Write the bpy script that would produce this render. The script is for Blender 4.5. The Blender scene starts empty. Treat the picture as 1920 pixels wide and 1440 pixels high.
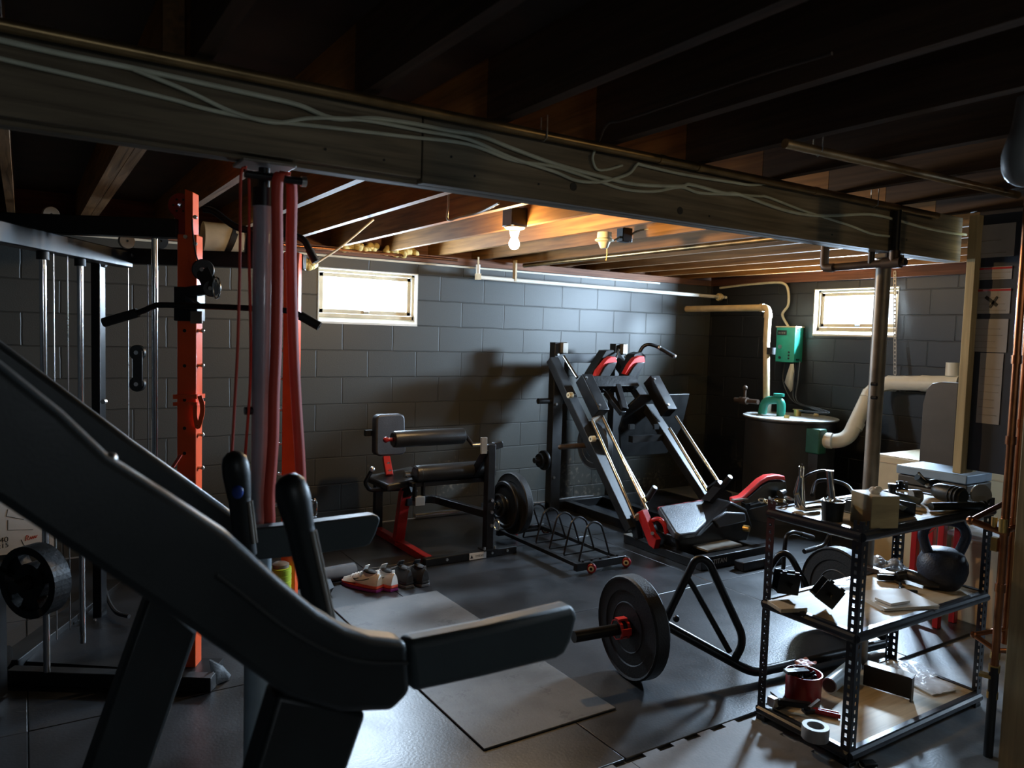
import bpy, bmesh, math, random
from mathutils import Vector, Matrix
random.seed(7)
sc = bpy.context.scene
COL = sc.collection

# ------------------------------------------------------------------ camera, world, lights, exposure
F_PX, YAW, PITCH, ROLL = 1423.7, 0.573132, 0.0649266, 0.0298522
CAM = Vector((0, 0, 1.5))
_fw = Vector((math.sin(YAW), math.cos(YAW), 0)); _rt = Vector((math.cos(YAW), -math.sin(YAW), 0)); _up = Vector((0, 0, 1))
FW = math.cos(PITCH) * _fw - math.sin(PITCH) * _up
_u2 = math.cos(PITCH) * _up + math.sin(PITCH) * _fw
RT = math.cos(ROLL) * _rt + math.sin(ROLL) * _u2
UP = math.cos(ROLL) * _u2 - math.sin(ROLL) * _rt
cd = bpy.data.cameras.new('camera'); cam = bpy.data.objects.new('camera', cd); COL.objects.link(cam)
cd.sensor_width = 36; cd.lens = F_PX / 1920 * 36; cd.clip_start = 0.02; cd.clip_end = 60
cam.matrix_world = Matrix(((RT.x, UP.x, -FW.x, CAM.x), (RT.y, UP.y, -FW.y, CAM.y), (RT.z, UP.z, -FW.z, CAM.z), (0, 0, 0, 1)))
cd.dof.use_dof = True; cd.dof.focus_distance = 3.8; cd.dof.aperture_fstop = 4.2
sc.camera = cam

w = bpy.data.worlds.new('sky'); sc.world = w; w.use_nodes = True
bg = w.node_tree.nodes['Background']; bg.inputs[0].default_value = (0.80, 0.90, 1.0, 1); bg.inputs[1].default_value = 4.0
sc.view_settings.view_transform = 'Standard'; sc.view_settings.look = 'None'
sc.view_settings.exposure = 0.0; sc.view_settings.gamma = 1.0; sc.view_settings.use_curve_mapping = False
sc.cycles.max_bounces = 8; sc.cycles.caustics_reflective = False; sc.cycles.caustics_refractive = False
sc.cycles.sample_clamp_indirect = 4.0

def area_light(name, loc, aim, sx, sy, power, col):
    l = bpy.data.lights.new(name, 'AREA'); l.shape = 'RECTANGLE'; l.size = sx; l.size_y = sy; l.energy = power; l.color = col
    o = bpy.data.objects.new(name, l); COL.objects.link(o); o.location = loc
    o.rotation_euler = (Vector(aim)).to_track_quat('-Z', 'Z').to_euler()
    return o
# daylight entering through the window openings
area_light('daylight_back', (2.23, 5.72, 1.76), (0, -1, -0.0), .80, .42, 190, (0.62, 0.80, 1.0))
area_light('daylight_right', (6.17, 3.89, 1.79), (-1, 0, -0.0), .78, .42, 1350, (0.57, 0.77, 1.0))
area_light('daylight_side', (6.17, 0.55, 1.79), (-1, 0, -0.0), 1.1, .42, 190, (0.55, 0.76, 1.0))
# a weaker bare bulb on the camera's side of the beam, right of the frame
_l = bpy.data.lights.new('near_lamp', 'POINT'); _l.energy = 6.5; _l.color = (1.0, .74, .40); _l.shadow_soft_size = .03
_o = bpy.data.objects.new('near_lamp', _l); COL.objects.link(_o); _o.location = (2.6, .0, 2.03)
area_light('fill_front', (.35, -2.82, 1.79), (0, 1, 0), 1.0, .42, 13, (0.78, 0.90, 1.0))  # added fill light, shining in from the unseen side behind the camera
BULB_STRENGTH = 1350

# ------------------------------------------------------------------ helpers
def ray(x, y):
    return RT * ((x - 960) / F_PX) + UP * ((720 - y) / F_PX) + FW
def P(x, y, X=None, Y=None, Z=None, D=None):
    """world point on a known plane that is seen at photo position x, y (1920 x 1440)"""
    d = ray(x, y)
    if X is not None: t = (X - CAM.x) / d.x
    elif Y is not None: t = (Y - CAM.y) / d.y
    elif Z is not None: t = (Z - CAM.z) / d.z
    else: t = D
    return CAM + d * t
def PP(x, y, p, n):
    d = ray(x, y); n = Vector(n); t = (Vector(p) - CAM).dot(n) / d.dot(n)
    return CAM + d * t
V = Vector

def smooth_pts(pts, n=6, closed=False):
    pts = [V(p) for p in pts]
    if len(pts) < 3: return pts
    out = []; N = len(pts)
    for i in range(N if closed else N - 1):
        p0 = pts[(i - 1) % N] if (closed or i > 0) else pts[0] * 2 - pts[1]
        p1, p2 = pts[i], pts[(i + 1) % N]
        p3 = pts[(i + 2) % N] if (closed or i + 2 < N) else pts[-1] * 2 - pts[-2]
        for k in range(n):
            t = k / n
            out.append(0.5 * ((2 * p1) + (p2 - p0) * t + (2 * p0 - 5 * p1 + 4 * p2 - p3) * t * t + (3 * p1 - p0 - 3 * p2 + p3) * t ** 3))
    if not closed: out.append(pts[-1])
    return out
def fillet(pts, r, n=5):
    """polyline with its corners rounded by radius r"""
    pts = [V(p) for p in pts]; out = [pts[0]]
    for a, b, c in zip(pts, pts[1:], pts[2:]):
        u = (a - b); v = (c - b); k = min(r, u.length * .49, v.length * .49)
        s, e = b + u.normalized() * k, b + v.normalized() * k
        for i in range(n + 1):
            t = i / n; out.append(s * (1 - t) ** 2 + b * 2 * t * (1 - t) + e * t * t)
    out.append(pts[-1]); return out
def frame_of(d, up=(0, 0, 1)):
    d = V(d).normalized(); up = V(up)
    if abs(d.dot(up)) > .99: up = V((0, 1, 0)) if abs(d.y) < .9 else V((1, 0, 0))
    s = d.cross(up).normalized(); u = s.cross(d).normalized()
    return s, u

class MB:
    def __init__(self): self.bm = bmesh.new()
    def face(self, vs):
        try: return self.bm.faces.new(vs)
        except ValueError: return None
    def hexa(self, c):
        v = [self.bm.verts.new(p) for p in c]
        for f in ((0, 3, 2, 1), (4, 5, 6, 7), (0, 1, 5, 4), (1, 2, 6, 5), (2, 3, 7, 6), (3, 0, 4, 7)): self.face([v[i] for i in f])
        return self
    def box(self, lo, hi):
        x0, y0, z0 = lo; x1, y1, z1 = hi
        return self.hexa([(x0, y0, z0), (x1, y0, z0), (x1, y1, z0), (x0, y1, z0), (x0, y0, z1), (x1, y0, z1), (x1, y1, z1), (x0, y1, z1)])
    def cbox(self, c, size, ax=(1, 0, 0), ay=(0, 1, 0)):
        ax = V(ax).normalized(); ay = V(ay).normalized(); az = ax.cross(ay); c = V(c); hx, hy, hz = (s / 2 for s in size)
        q = lambda i, j, k: c + ax * hx * i + ay * hy * j + az * hz * k
        return self.hexa([q(-1, -1, -1), q(1, -1, -1), q(1, 1, -1), q(-1, 1, -1), q(-1, -1, 1), q(1, -1, 1), q(1, 1, 1), q(-1, 1, 1)])
    def bar(self, p0, p1, w, h, up=(0, 0, 1)):
        p0, p1 = V(p0), V(p1); s, u = frame_of(p1 - p0, up); s = s * w / 2; u = u * h / 2
        return self.hexa([p0 - s - u, p0 + s - u, p0 + s + u, p0 - s + u, p1 - s - u, p1 + s - u, p1 + s + u, p1 - s + u])
    def path(self, pts, w, h, up=(0, 0, 1)):
        for a, b in zip(pts, pts[1:]): self.bar(a, b, w, h, up)
        return self
    def tube(self, pts, r, seg=10, closed=False, flat=None, up=(0, 0, 1)):
        """round (or flat w x h) section swept along pts with a transported frame"""
        pts = [V(p) for p in pts]; N = len(pts); rings = []; s = None
        for i, p in enumerate(pts):
            if closed: d = pts[(i + 1) % N] - pts[i - 1]
            else: d = pts[min(i + 1, N - 1)] - pts[max(i - 1, 0)]
            d = d.normalized()
            if s is None: s, u = frame_of(d, up)
            else:
                s = (s - d * s.dot(d)).normalized(); u = s.cross(d)
            rr = r[i] if isinstance(r, (list, tuple)) else r
            if flat:
                a, b = flat; ring = [p + s * x * a / 2 + u * y * b / 2 for x, y in ((-1, -1), (1, -1), (1, 1), (-1, 1))]
            else:
                ring = [p + (s * math.cos(2 * math.pi * k / seg) + u * math.sin(2 * math.pi * k / seg)) * rr for k in range(seg)]
            rings.append([self.bm.verts.new(q) for q in ring])
        n = len(rings[0])
        for a, b in list(zip(rings, rings[1:])) + ([(rings[-1], rings[0])] if closed else []):
            for k in range(n): self.face([a[k], a[(k + 1) % n], b[(k + 1) % n], b[k]])
        if not closed: self.face(rings[0][::-1]); self.face(rings[-1])
        return self
    def cyl(self, p0, p1, r, r1=None, seg=20):
        return self.tube([p0, p1], [r, r if r1 is None else r1], seg)
    def lathe(self, prof, o=(0, 0, 0), axis=(0, 0, 1), seg=28, closed=False):
        """profile of (radius, height) turned round axis through o"""
        o = V(o); ax = V(axis).normalized(); s, u = frame_of(ax); rings = []
        for r, z in prof:
            if r < 1e-6: rings.append([self.bm.verts.new(o + ax * z)])
            else: rings.append([self.bm.verts.new(o + ax * z + (s * math.cos(2 * math.pi * k / seg) + u * math.sin(2 * math.pi * k / seg)) * r) for k in range(seg)])
        prs = list(zip(rings, rings[1:])) + ([(rings[-1], rings[0])] if closed else [])
        for a, b in prs:
            for k in range(seg):
                k2 = (k + 1) % seg
                if len(a) == 1 and len(b) == 1: continue
                if len(a) == 1: self.face([a[0], b[k2], b[k]])
                elif len(b) == 1: self.face([a[k], a[k2], b[0]])
                else: self.face([a[k], a[k2], b[k2], b[k]])
        return self
    def prism(self, pts, depth):
        """polygon of 3-D points pushed along the vector depth"""
        pts = [V(p) for p in pts]; depth = V(depth)
        a = [self.bm.verts.new(p) for p in pts]; b = [self.bm.verts.new(p + depth) for p in pts]
        self.face(a[::-1]); self.face(b); n = len(a)
        for k in range(n): self.face([a[k], a[(k + 1) % n], b[(k + 1) % n], b[k]])
        return self
    def ball(self, c, r, sc_=(1, 1, 1), seg=16):
        m = Matrix.Translation(V(c)) @ Matrix.Diagonal((r * sc_[0], r * sc_[1], r * sc_[2], 1))
        bmesh.ops.create_uvsphere(self.bm, u_segments=seg, v_segments=max(6, seg // 2), radius=1, matrix=m); return self
    def grid(self, rows, thick=None):
        """quad sheet through rows of points"""
        vs = [[self.bm.verts.new(p) for p in r] for r in rows]
        for a, b in zip(vs, vs[1:]):
            for k in range(len(a) - 1): self.face([a[k], a[k + 1], b[k + 1], b[k]])
        return self
    def build(self, name, mat, parent=None, bv=0, sub=0, solid=0, ang=38, flat=False, seg=2):
        bmesh.ops.recalc_face_normals(self.bm, faces=self.bm.faces[:])
        me = bpy.data.meshes.new(name); self.bm.to_mesh(me); self.bm.free()
        me.materials.append(mat)
        if not flat:
            me.shade_smooth(); me.set_sharp_from_angle(angle=math.radians(ang))
        o = bpy.data.objects.new(name, me); COL.objects.link(o)
        if solid:
            md = o.modifiers.new('thick', 'SOLIDIFY'); md.thickness = solid; md.offset = 0
        if bv:
            md = o.modifiers.new('edge', 'BEVEL'); md.width = bv; md.segments = seg; md.limit_method = 'ANGLE'; md.angle_limit = math.radians(40)
        if sub:
            md = o.modifiers.new('round', 'SUBSURF'); md.levels = sub; md.render_levels = sub
        if parent is not None: adopt(o, parent)
        return o
def chain_loc(p):
    t = V((0, 0, 0))
    while p is not None: t += p.location; p = p.parent
    return t
def adopt(o, parent):
    o.parent = parent; o.matrix_parent_inverse = Matrix.Translation(-root_loc(parent))
def root_loc(p):
    # every empty sits at its base with no rotation; meshes have identity transforms in the world
    while p is not None and p.type != 'EMPTY': p = p.parent
    return p.location if p is not None else V((0, 0, 0))
def sub_of(o, part):
    # a sub-part: both meshes share world coordinates
    o.parent = part; o.matrix_parent_inverse = Matrix.Identity(4)
    return o
def tag(o, label, cat, group=None, kind=None):
    o['label'] = label; o['category'] = cat
    if group: o['group'] = group
    if kind: o['kind'] = kind
    return o
def thing(name, loc, label, cat, group=None):
    o = bpy.data.objects.new(name, None); o.empty_display_size = .05; COL.objects.link(o); o.location = V(loc)
    return tag(o, label, cat, group)
def struct(mb, name, mat, label=None, **k):
    o = mb.build(name, mat, **k); o['kind'] = 'structure'
    if label: o['label'] = label
    return o
def text(name, body, size, mat, origin, ax, ay, parent, ext=.0005, align='CENTER'):
    """lettering turned into a mesh lying on its surface"""
    c = bpy.data.curves.new('lettering', 'FONT'); c.body = body; c.size = size; c.extrude = ext; c.align_x = align; c.align_y = 'CENTER'
    tmp = bpy.data.objects.new('lettering', c); COL.objects.link(tmp)
    dg = bpy.context.evaluated_depsgraph_get(); me = bpy.data.meshes.new_from_object(tmp.evaluated_get(dg))
    bpy.data.objects.remove(tmp)
    ax = V(ax).normalized(); ay = V(ay).normalized(); az = ax.cross(ay)
    me.transform(Matrix(((ax.x, ay.x, az.x, origin[0]), (ax.y, ay.y, az.y, origin[1]), (ax.z, ay.z, az.z, origin[2]), (0, 0, 0, 1))))
    me.name = name; me.materials.clear(); me.materials.append(mat)
    o = bpy.data.objects.new(name, me); COL.objects.link(o)
    if parent is not None: adopt(o, parent) if parent.type == 'EMPTY' else sub_of(o, parent)
    return o

# ------------------------------------------------------------------ materials
def nmat(name): 
    m = bpy.data.materials.new(name); m.use_nodes = True
    nt = m.node_tree; return m, nt, nt.nodes['Principled BSDF']
def mat(name, col, rough=.5, metal=0., var=.25, scale=12., bump=0., bscale=60., stretch=None, spec=.5, coat=0., rvar=.1, alpha=1., trans=0.):
    """plain material with soft colour variation, roughness variation and fine bump"""
    m, nt, b = nmat(name); N = nt.nodes; L = nt.links
    tc = N.new('ShaderNodeTexCoord'); mp = N.new('ShaderNodeMapping'); L.new(tc.outputs['Object'], mp.inputs[0])
    if stretch: mp.inputs['Scale'].default_value = stretch
    nz = N.new('ShaderNodeTexNoise'); nz.inputs['Scale'].default_value = scale; nz.inputs['Detail'].default_value = 5
    L.new(mp.outputs[0], nz.inputs['Vector'])
    rp = N.new('ShaderNodeValToRGB'); c = V(col)
    lo = c * (1 - var); hi = c * (1 + var)
    rp.color_ramp.elements[0].position = .3; rp.color_ramp.elements[1].position = .72
    rp.color_ramp.elements[0].color = (*lo, 1); rp.color_ramp.elements[1].color = (*[min(1, x) for x in hi], 1)
    L.new(nz.outputs[0], rp.inputs[0]); L.new(rp.outputs[0], b.inputs['Base Color'])
    mr = N.new('ShaderNodeMapRange'); mr.inputs[3].default_value = max(.02, rough - rvar); mr.inputs[4].default_value = min(1, rough + rvar)
    L.new(nz.outputs[0], mr.inputs[0]); L.new(mr.outputs[0], b.inputs['Roughness'])
    b.inputs['Metallic'].default_value = metal; b.inputs['Specular IOR Level'].default_value = spec
    b.inputs['Coat Weight'].default_value = coat; b.inputs['Alpha'].default_value = alpha; b.inputs['Transmission Weight'].default_value = trans
    if bump:
        n2 = N.new('ShaderNodeTexNoise'); n2.inputs['Scale'].default_value = bscale; n2.inputs['Detail'].default_value = 4
        L.new(mp.outputs[0], n2.inputs['Vector'])
        bp = N.new('ShaderNodeBump'); bp.inputs['Strength'].default_value = bump; bp.inputs['Distance'].default_value = .01
        L.new(n2.outputs[0], bp.inputs['Height']); L.new(bp.outputs[0], b.inputs['Normal'])
    return m
def emis(name, col, s):
    m, nt, b = nmat(name); b.inputs['Base Color'].default_value = (*col, 1)
    b.inputs['Emission Color'].default_value = (*col, 1); b.inputs['Emission Strength'].default_value = s; return m
def block_mat(name, col, axis, mort=.55, dz=.0, stain=.5):
    """painted concrete block: courses 203 mm, joints as grooves, chips and lime stains low on the wall"""
    m, nt, b = nmat(name); N = nt.nodes; L = nt.links
    tc = N.new('ShaderNodeTexCoord'); sp = N.new('ShaderNodeSeparateXYZ'); L.new(tc.outputs['Object'], sp.inputs[0])
    cb = N.new('ShaderNodeCombineXYZ'); L.new(sp.outputs[axis], cb.inputs[0])
    ad = N.new('ShaderNodeMath'); ad.operation = 'ADD'; ad.inputs[1].default_value = dz; L.new(sp.outputs[2], ad.inputs[0]); L.new(ad.outputs[0], cb.inputs[1])
    wn = N.new('ShaderNodeTexNoise'); wn.inputs['Scale'].default_value = 9; wn.inputs['Detail'].default_value = 3; L.new(tc.outputs['Object'], wn.inputs['Vector'])
    sc1 = N.new('ShaderNodeVectorMath'); sc1.operation = 'SCALE'; sc1.inputs['Scale'].default_value = .012; L.new(wn.outputs['Color'], sc1.inputs[0])
    av = N.new('ShaderNodeVectorMath'); av.operation = 'ADD'; L.new(cb.outputs[0], av.inputs[0]); L.new(sc1.outputs[0], av.inputs[1])
    br = N.new('ShaderNodeTexBrick'); br.inputs['Scale'].default_value = 1; br.inputs['Brick Width'].default_value = .406; br.inputs['Row Height'].default_value = .203
    br.inputs['Mortar Size'].default_value = .006; br.inputs['Mortar Smooth'].default_value = .6; br.inputs['Bias'].default_value = 0
    c = V(col); br.inputs['Color1'].default_value = (*(c * .88), 1); br.inputs['Color2'].default_value = (*(c * 1.12), 1); br.inputs['Mortar'].default_value = (*(c * mort), 1)
    L.new(av.outputs[0], br.inputs['Vector'])
    # light flecks
    n2 = N.new('ShaderNodeTexNoise'); n2.inputs['Scale'].default_value = 26; n2.inputs['Detail'].default_value = 8; L.new(tc.outputs['Object'], n2.inputs['Vector'])
    n3 = N.new('ShaderNodeTexNoise'); n3.inputs['Scale'].default_value = 2.1; n3.inputs['Detail'].default_value = 4; L.new(tc.outputs['Object'], n3.inputs['Vector'])
    lo = N.new('ShaderNodeMapRange'); lo.inputs[1].default_value = 1.0; lo.inputs[2].default_value = .35; L.new(sp.outputs[2], lo.inputs[0])
    mu = N.new('ShaderNodeMath'); mu.operation = 'MULTIPLY'; L.new(n3.outputs[0], mu.inputs[0]); L.new(lo.outputs[0], mu.inputs[1])
    mu2 = N.new('ShaderNodeMath'); mu2.operation = 'MULTIPLY'; L.new(mu.outputs[0], mu2.inputs[0]); L.new(n2.outputs[0], mu2.inputs[1])
    rp = N.new('ShaderNodeValToRGB'); rp.color_ramp.elements[0].position = .315; rp.color_ramp.elements[1].position = .42
    rp.color_ramp.elements[1].color = (stain, stain, stain, 1); L.new(mu2.outputs[0], rp.inputs[0])
    mx = N.new('ShaderNodeMix'); mx.data_type = 'RGBA'; mx.inputs[7].default_value = (.30, .26, .2, 1); L.new(br.outputs[0], mx.inputs[6]); L.new(rp.outputs[0], mx.inputs[0])
    L.new(mx.outputs[2], b.inputs['Base Color']); b.inputs['Roughness'].default_value = .48
    n4 = N.new('ShaderNodeTexNoise'); n4.inputs['Scale'].default_value = 140; n4.inputs['Detail'].default_value = 3; L.new(tc.outputs['Object'], n4.inputs['Vector'])
    h = N.new('ShaderNodeMath'); h.operation = 'MULTIPLY_ADD'; h.inputs[1].default_value = .10; L.new(n4.outputs[0], h.inputs[0])
    iv = N.new('ShaderNodeMath'); iv.operation = 'SUBTRACT'; iv.inputs[0].default_value = 1; L.new(br.outputs['Fac'], iv.inputs[1]); L.new(iv.outputs[0], h.inputs[2])
    bp = N.new('ShaderNodeBump'); bp.inputs['Strength'].default_value = .55; bp.inputs['Distance'].default_value = .012; L.new(h.outputs[0], bp.inputs['Height']); L.new(bp.outputs[0], b.inputs['Normal'])
    return m
def wood_mat(name, col, axis, rough=.6, dark=.55, knots=True):
    """sawn timber with grain along axis"""
    m, nt, b = nmat(name); N = nt.nodes; L = nt.links
    tc = N.new('ShaderNodeTexCoord'); mp = N.new('ShaderNodeMapping'); L.new(tc.outputs['Object'], mp.inputs[0])
    s = [14, 14, 14]; s[axis] = .7; mp.inputs['Scale'].default_value = s
    n1 = N.new('ShaderNodeTexNoise'); n1.inputs['Scale'].default_value = 3.2; n1.inputs['Detail'].default_value = 6; n1.inputs['Distortion'].default_value = .6; L.new(mp.outputs[0], n1.inputs['Vector'])
    n2 = N.new('ShaderNodeTexNoise'); n2.inputs['Scale'].default_value = 1.3; n2.inputs['Detail'].default_value = 3; L.new(tc.outputs['Object'], n2.inputs['Vector'])
    rp = N.new('ShaderNodeValToRGB'); c = V(col); rp.color_ramp.elements[0].position = .28; rp.color_ramp.elements[1].position = .7
    rp.color_ramp.elements[0].color = (*(c * dark), 1); rp.color_ramp.elements[1].color = (*[min(1, x * 1.12) for x in c], 1); L.new(n1.outputs[0], rp.inputs[0])
    mx = N.new('ShaderNodeMix'); mx.data_type = 'RGBA'; mx.blend_type = 'MULTIPLY'; mx.inputs[0].default_value = .55
    L.new(rp.outputs[0], mx.inputs[6])
    r2 = N.new('ShaderNodeValToRGB'); r2.color_ramp.elements[0].color = (.4, .36, .33, 1); r2.color_ramp.elements[1].color = (1, 1, 1, 1); r2.color_ramp.elements[0].position = .35; r2.color_ramp.elements[1].position = .6
    L.new(n2.outputs[0], r2.inputs[0]); L.new(r2.outputs[0], mx.inputs[7])
    L.new(mx.outputs[2], b.inputs['Base Color']); b.inputs['Roughness'].default_value = rough; b.inputs['Specular IOR Level'].default_value = .3
    bp = N.new('ShaderNodeBump'); bp.inputs['Strength'].default_value = .25; bp.inputs['Distance'].default_value = .004; L.new(n1.outputs[0], bp.inputs['Height']); L.new(bp.outputs[0], b.inputs['Normal'])
    return m
def rubber_mat(name, col, rough, worn, bump=.15, spec=.5, fleck=(.30, .40)):
    """rubber sheet: base tone, scuffed paler areas, dark flecks"""
    m, nt, b = nmat(name); N = nt.nodes; L = nt.links
    tc = N.new('ShaderNodeTexCoord')
    n1 = N.new('ShaderNodeTexNoise'); n1.inputs['Scale'].default_value = 2.4; n1.inputs['Detail'].default_value = 8; n1.inputs['Roughness'].default_value = .65; L.new(tc.outputs['Object'], n1.inputs['Vector'])
    n2 = N.new('ShaderNodeTexNoise'); n2.inputs['Scale'].default_value = 90; n2.inputs['Detail'].default_value = 3; L.new(tc.outputs['Object'], n2.inputs['Vector'])
    n3 = N.new('ShaderNodeTexNoise'); n3.inputs['Scale'].default_value = 7; n3.inputs['Detail'].default_value = 10; n3.inputs['Roughness'].default_value = .8; L.new(tc.outputs['Object'], n3.inputs['Vector'])
    rp = N.new('ShaderNodeValToRGB'); c = V(col); rp.color_ramp.elements[0].position = .38; rp.color_ramp.elements[1].position = .68
    rp.color_ramp.elements[0].color = (*(c * .75), 1); rp.color_ramp.elements[1].color = (*V(worn), 1); L.new(n1.outputs[0], rp.inputs[0])
    r3 = N.new('ShaderNodeValToRGB'); r3.color_ramp.elements[0].position = fleck[0]; r3.color_ramp.elements[1].position = fleck[1]
    r3.color_ramp.elements[0].color = (.25, .25, .25, 1); L.new(n3.outputs[0], r3.inputs[0])
    mx = N.new('ShaderNodeMix'); mx.data_type = 'RGBA'; mx.blend_type = 'MULTIPLY'; mx.inputs[0].default_value = .6; L.new(rp.outputs[0], mx.inputs[6]); L.new(r3.outputs[0], mx.inputs[7])
    L.new(mx.outputs[2], b.inputs['Base Color'])
    b.inputs['Specular IOR Level'].default_value = spec
    mr = N.new('ShaderNodeMapRange'); mr.inputs[3].default_value = rough - .12; mr.inputs[4].default_value = rough + .12; L.new(n1.outputs[0], mr.inputs[0]); L.new(mr.outputs[0], b.inputs['Roughness'])
    bp = N.new('ShaderNodeBump'); bp.inputs['Strength'].default_value = bump; bp.inputs['Distance'].default_value = .004; L.new(n2.outputs[0], bp.inputs['Height']); L.new(bp.outputs[0], b.inputs['Normal'])
    return m
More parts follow.
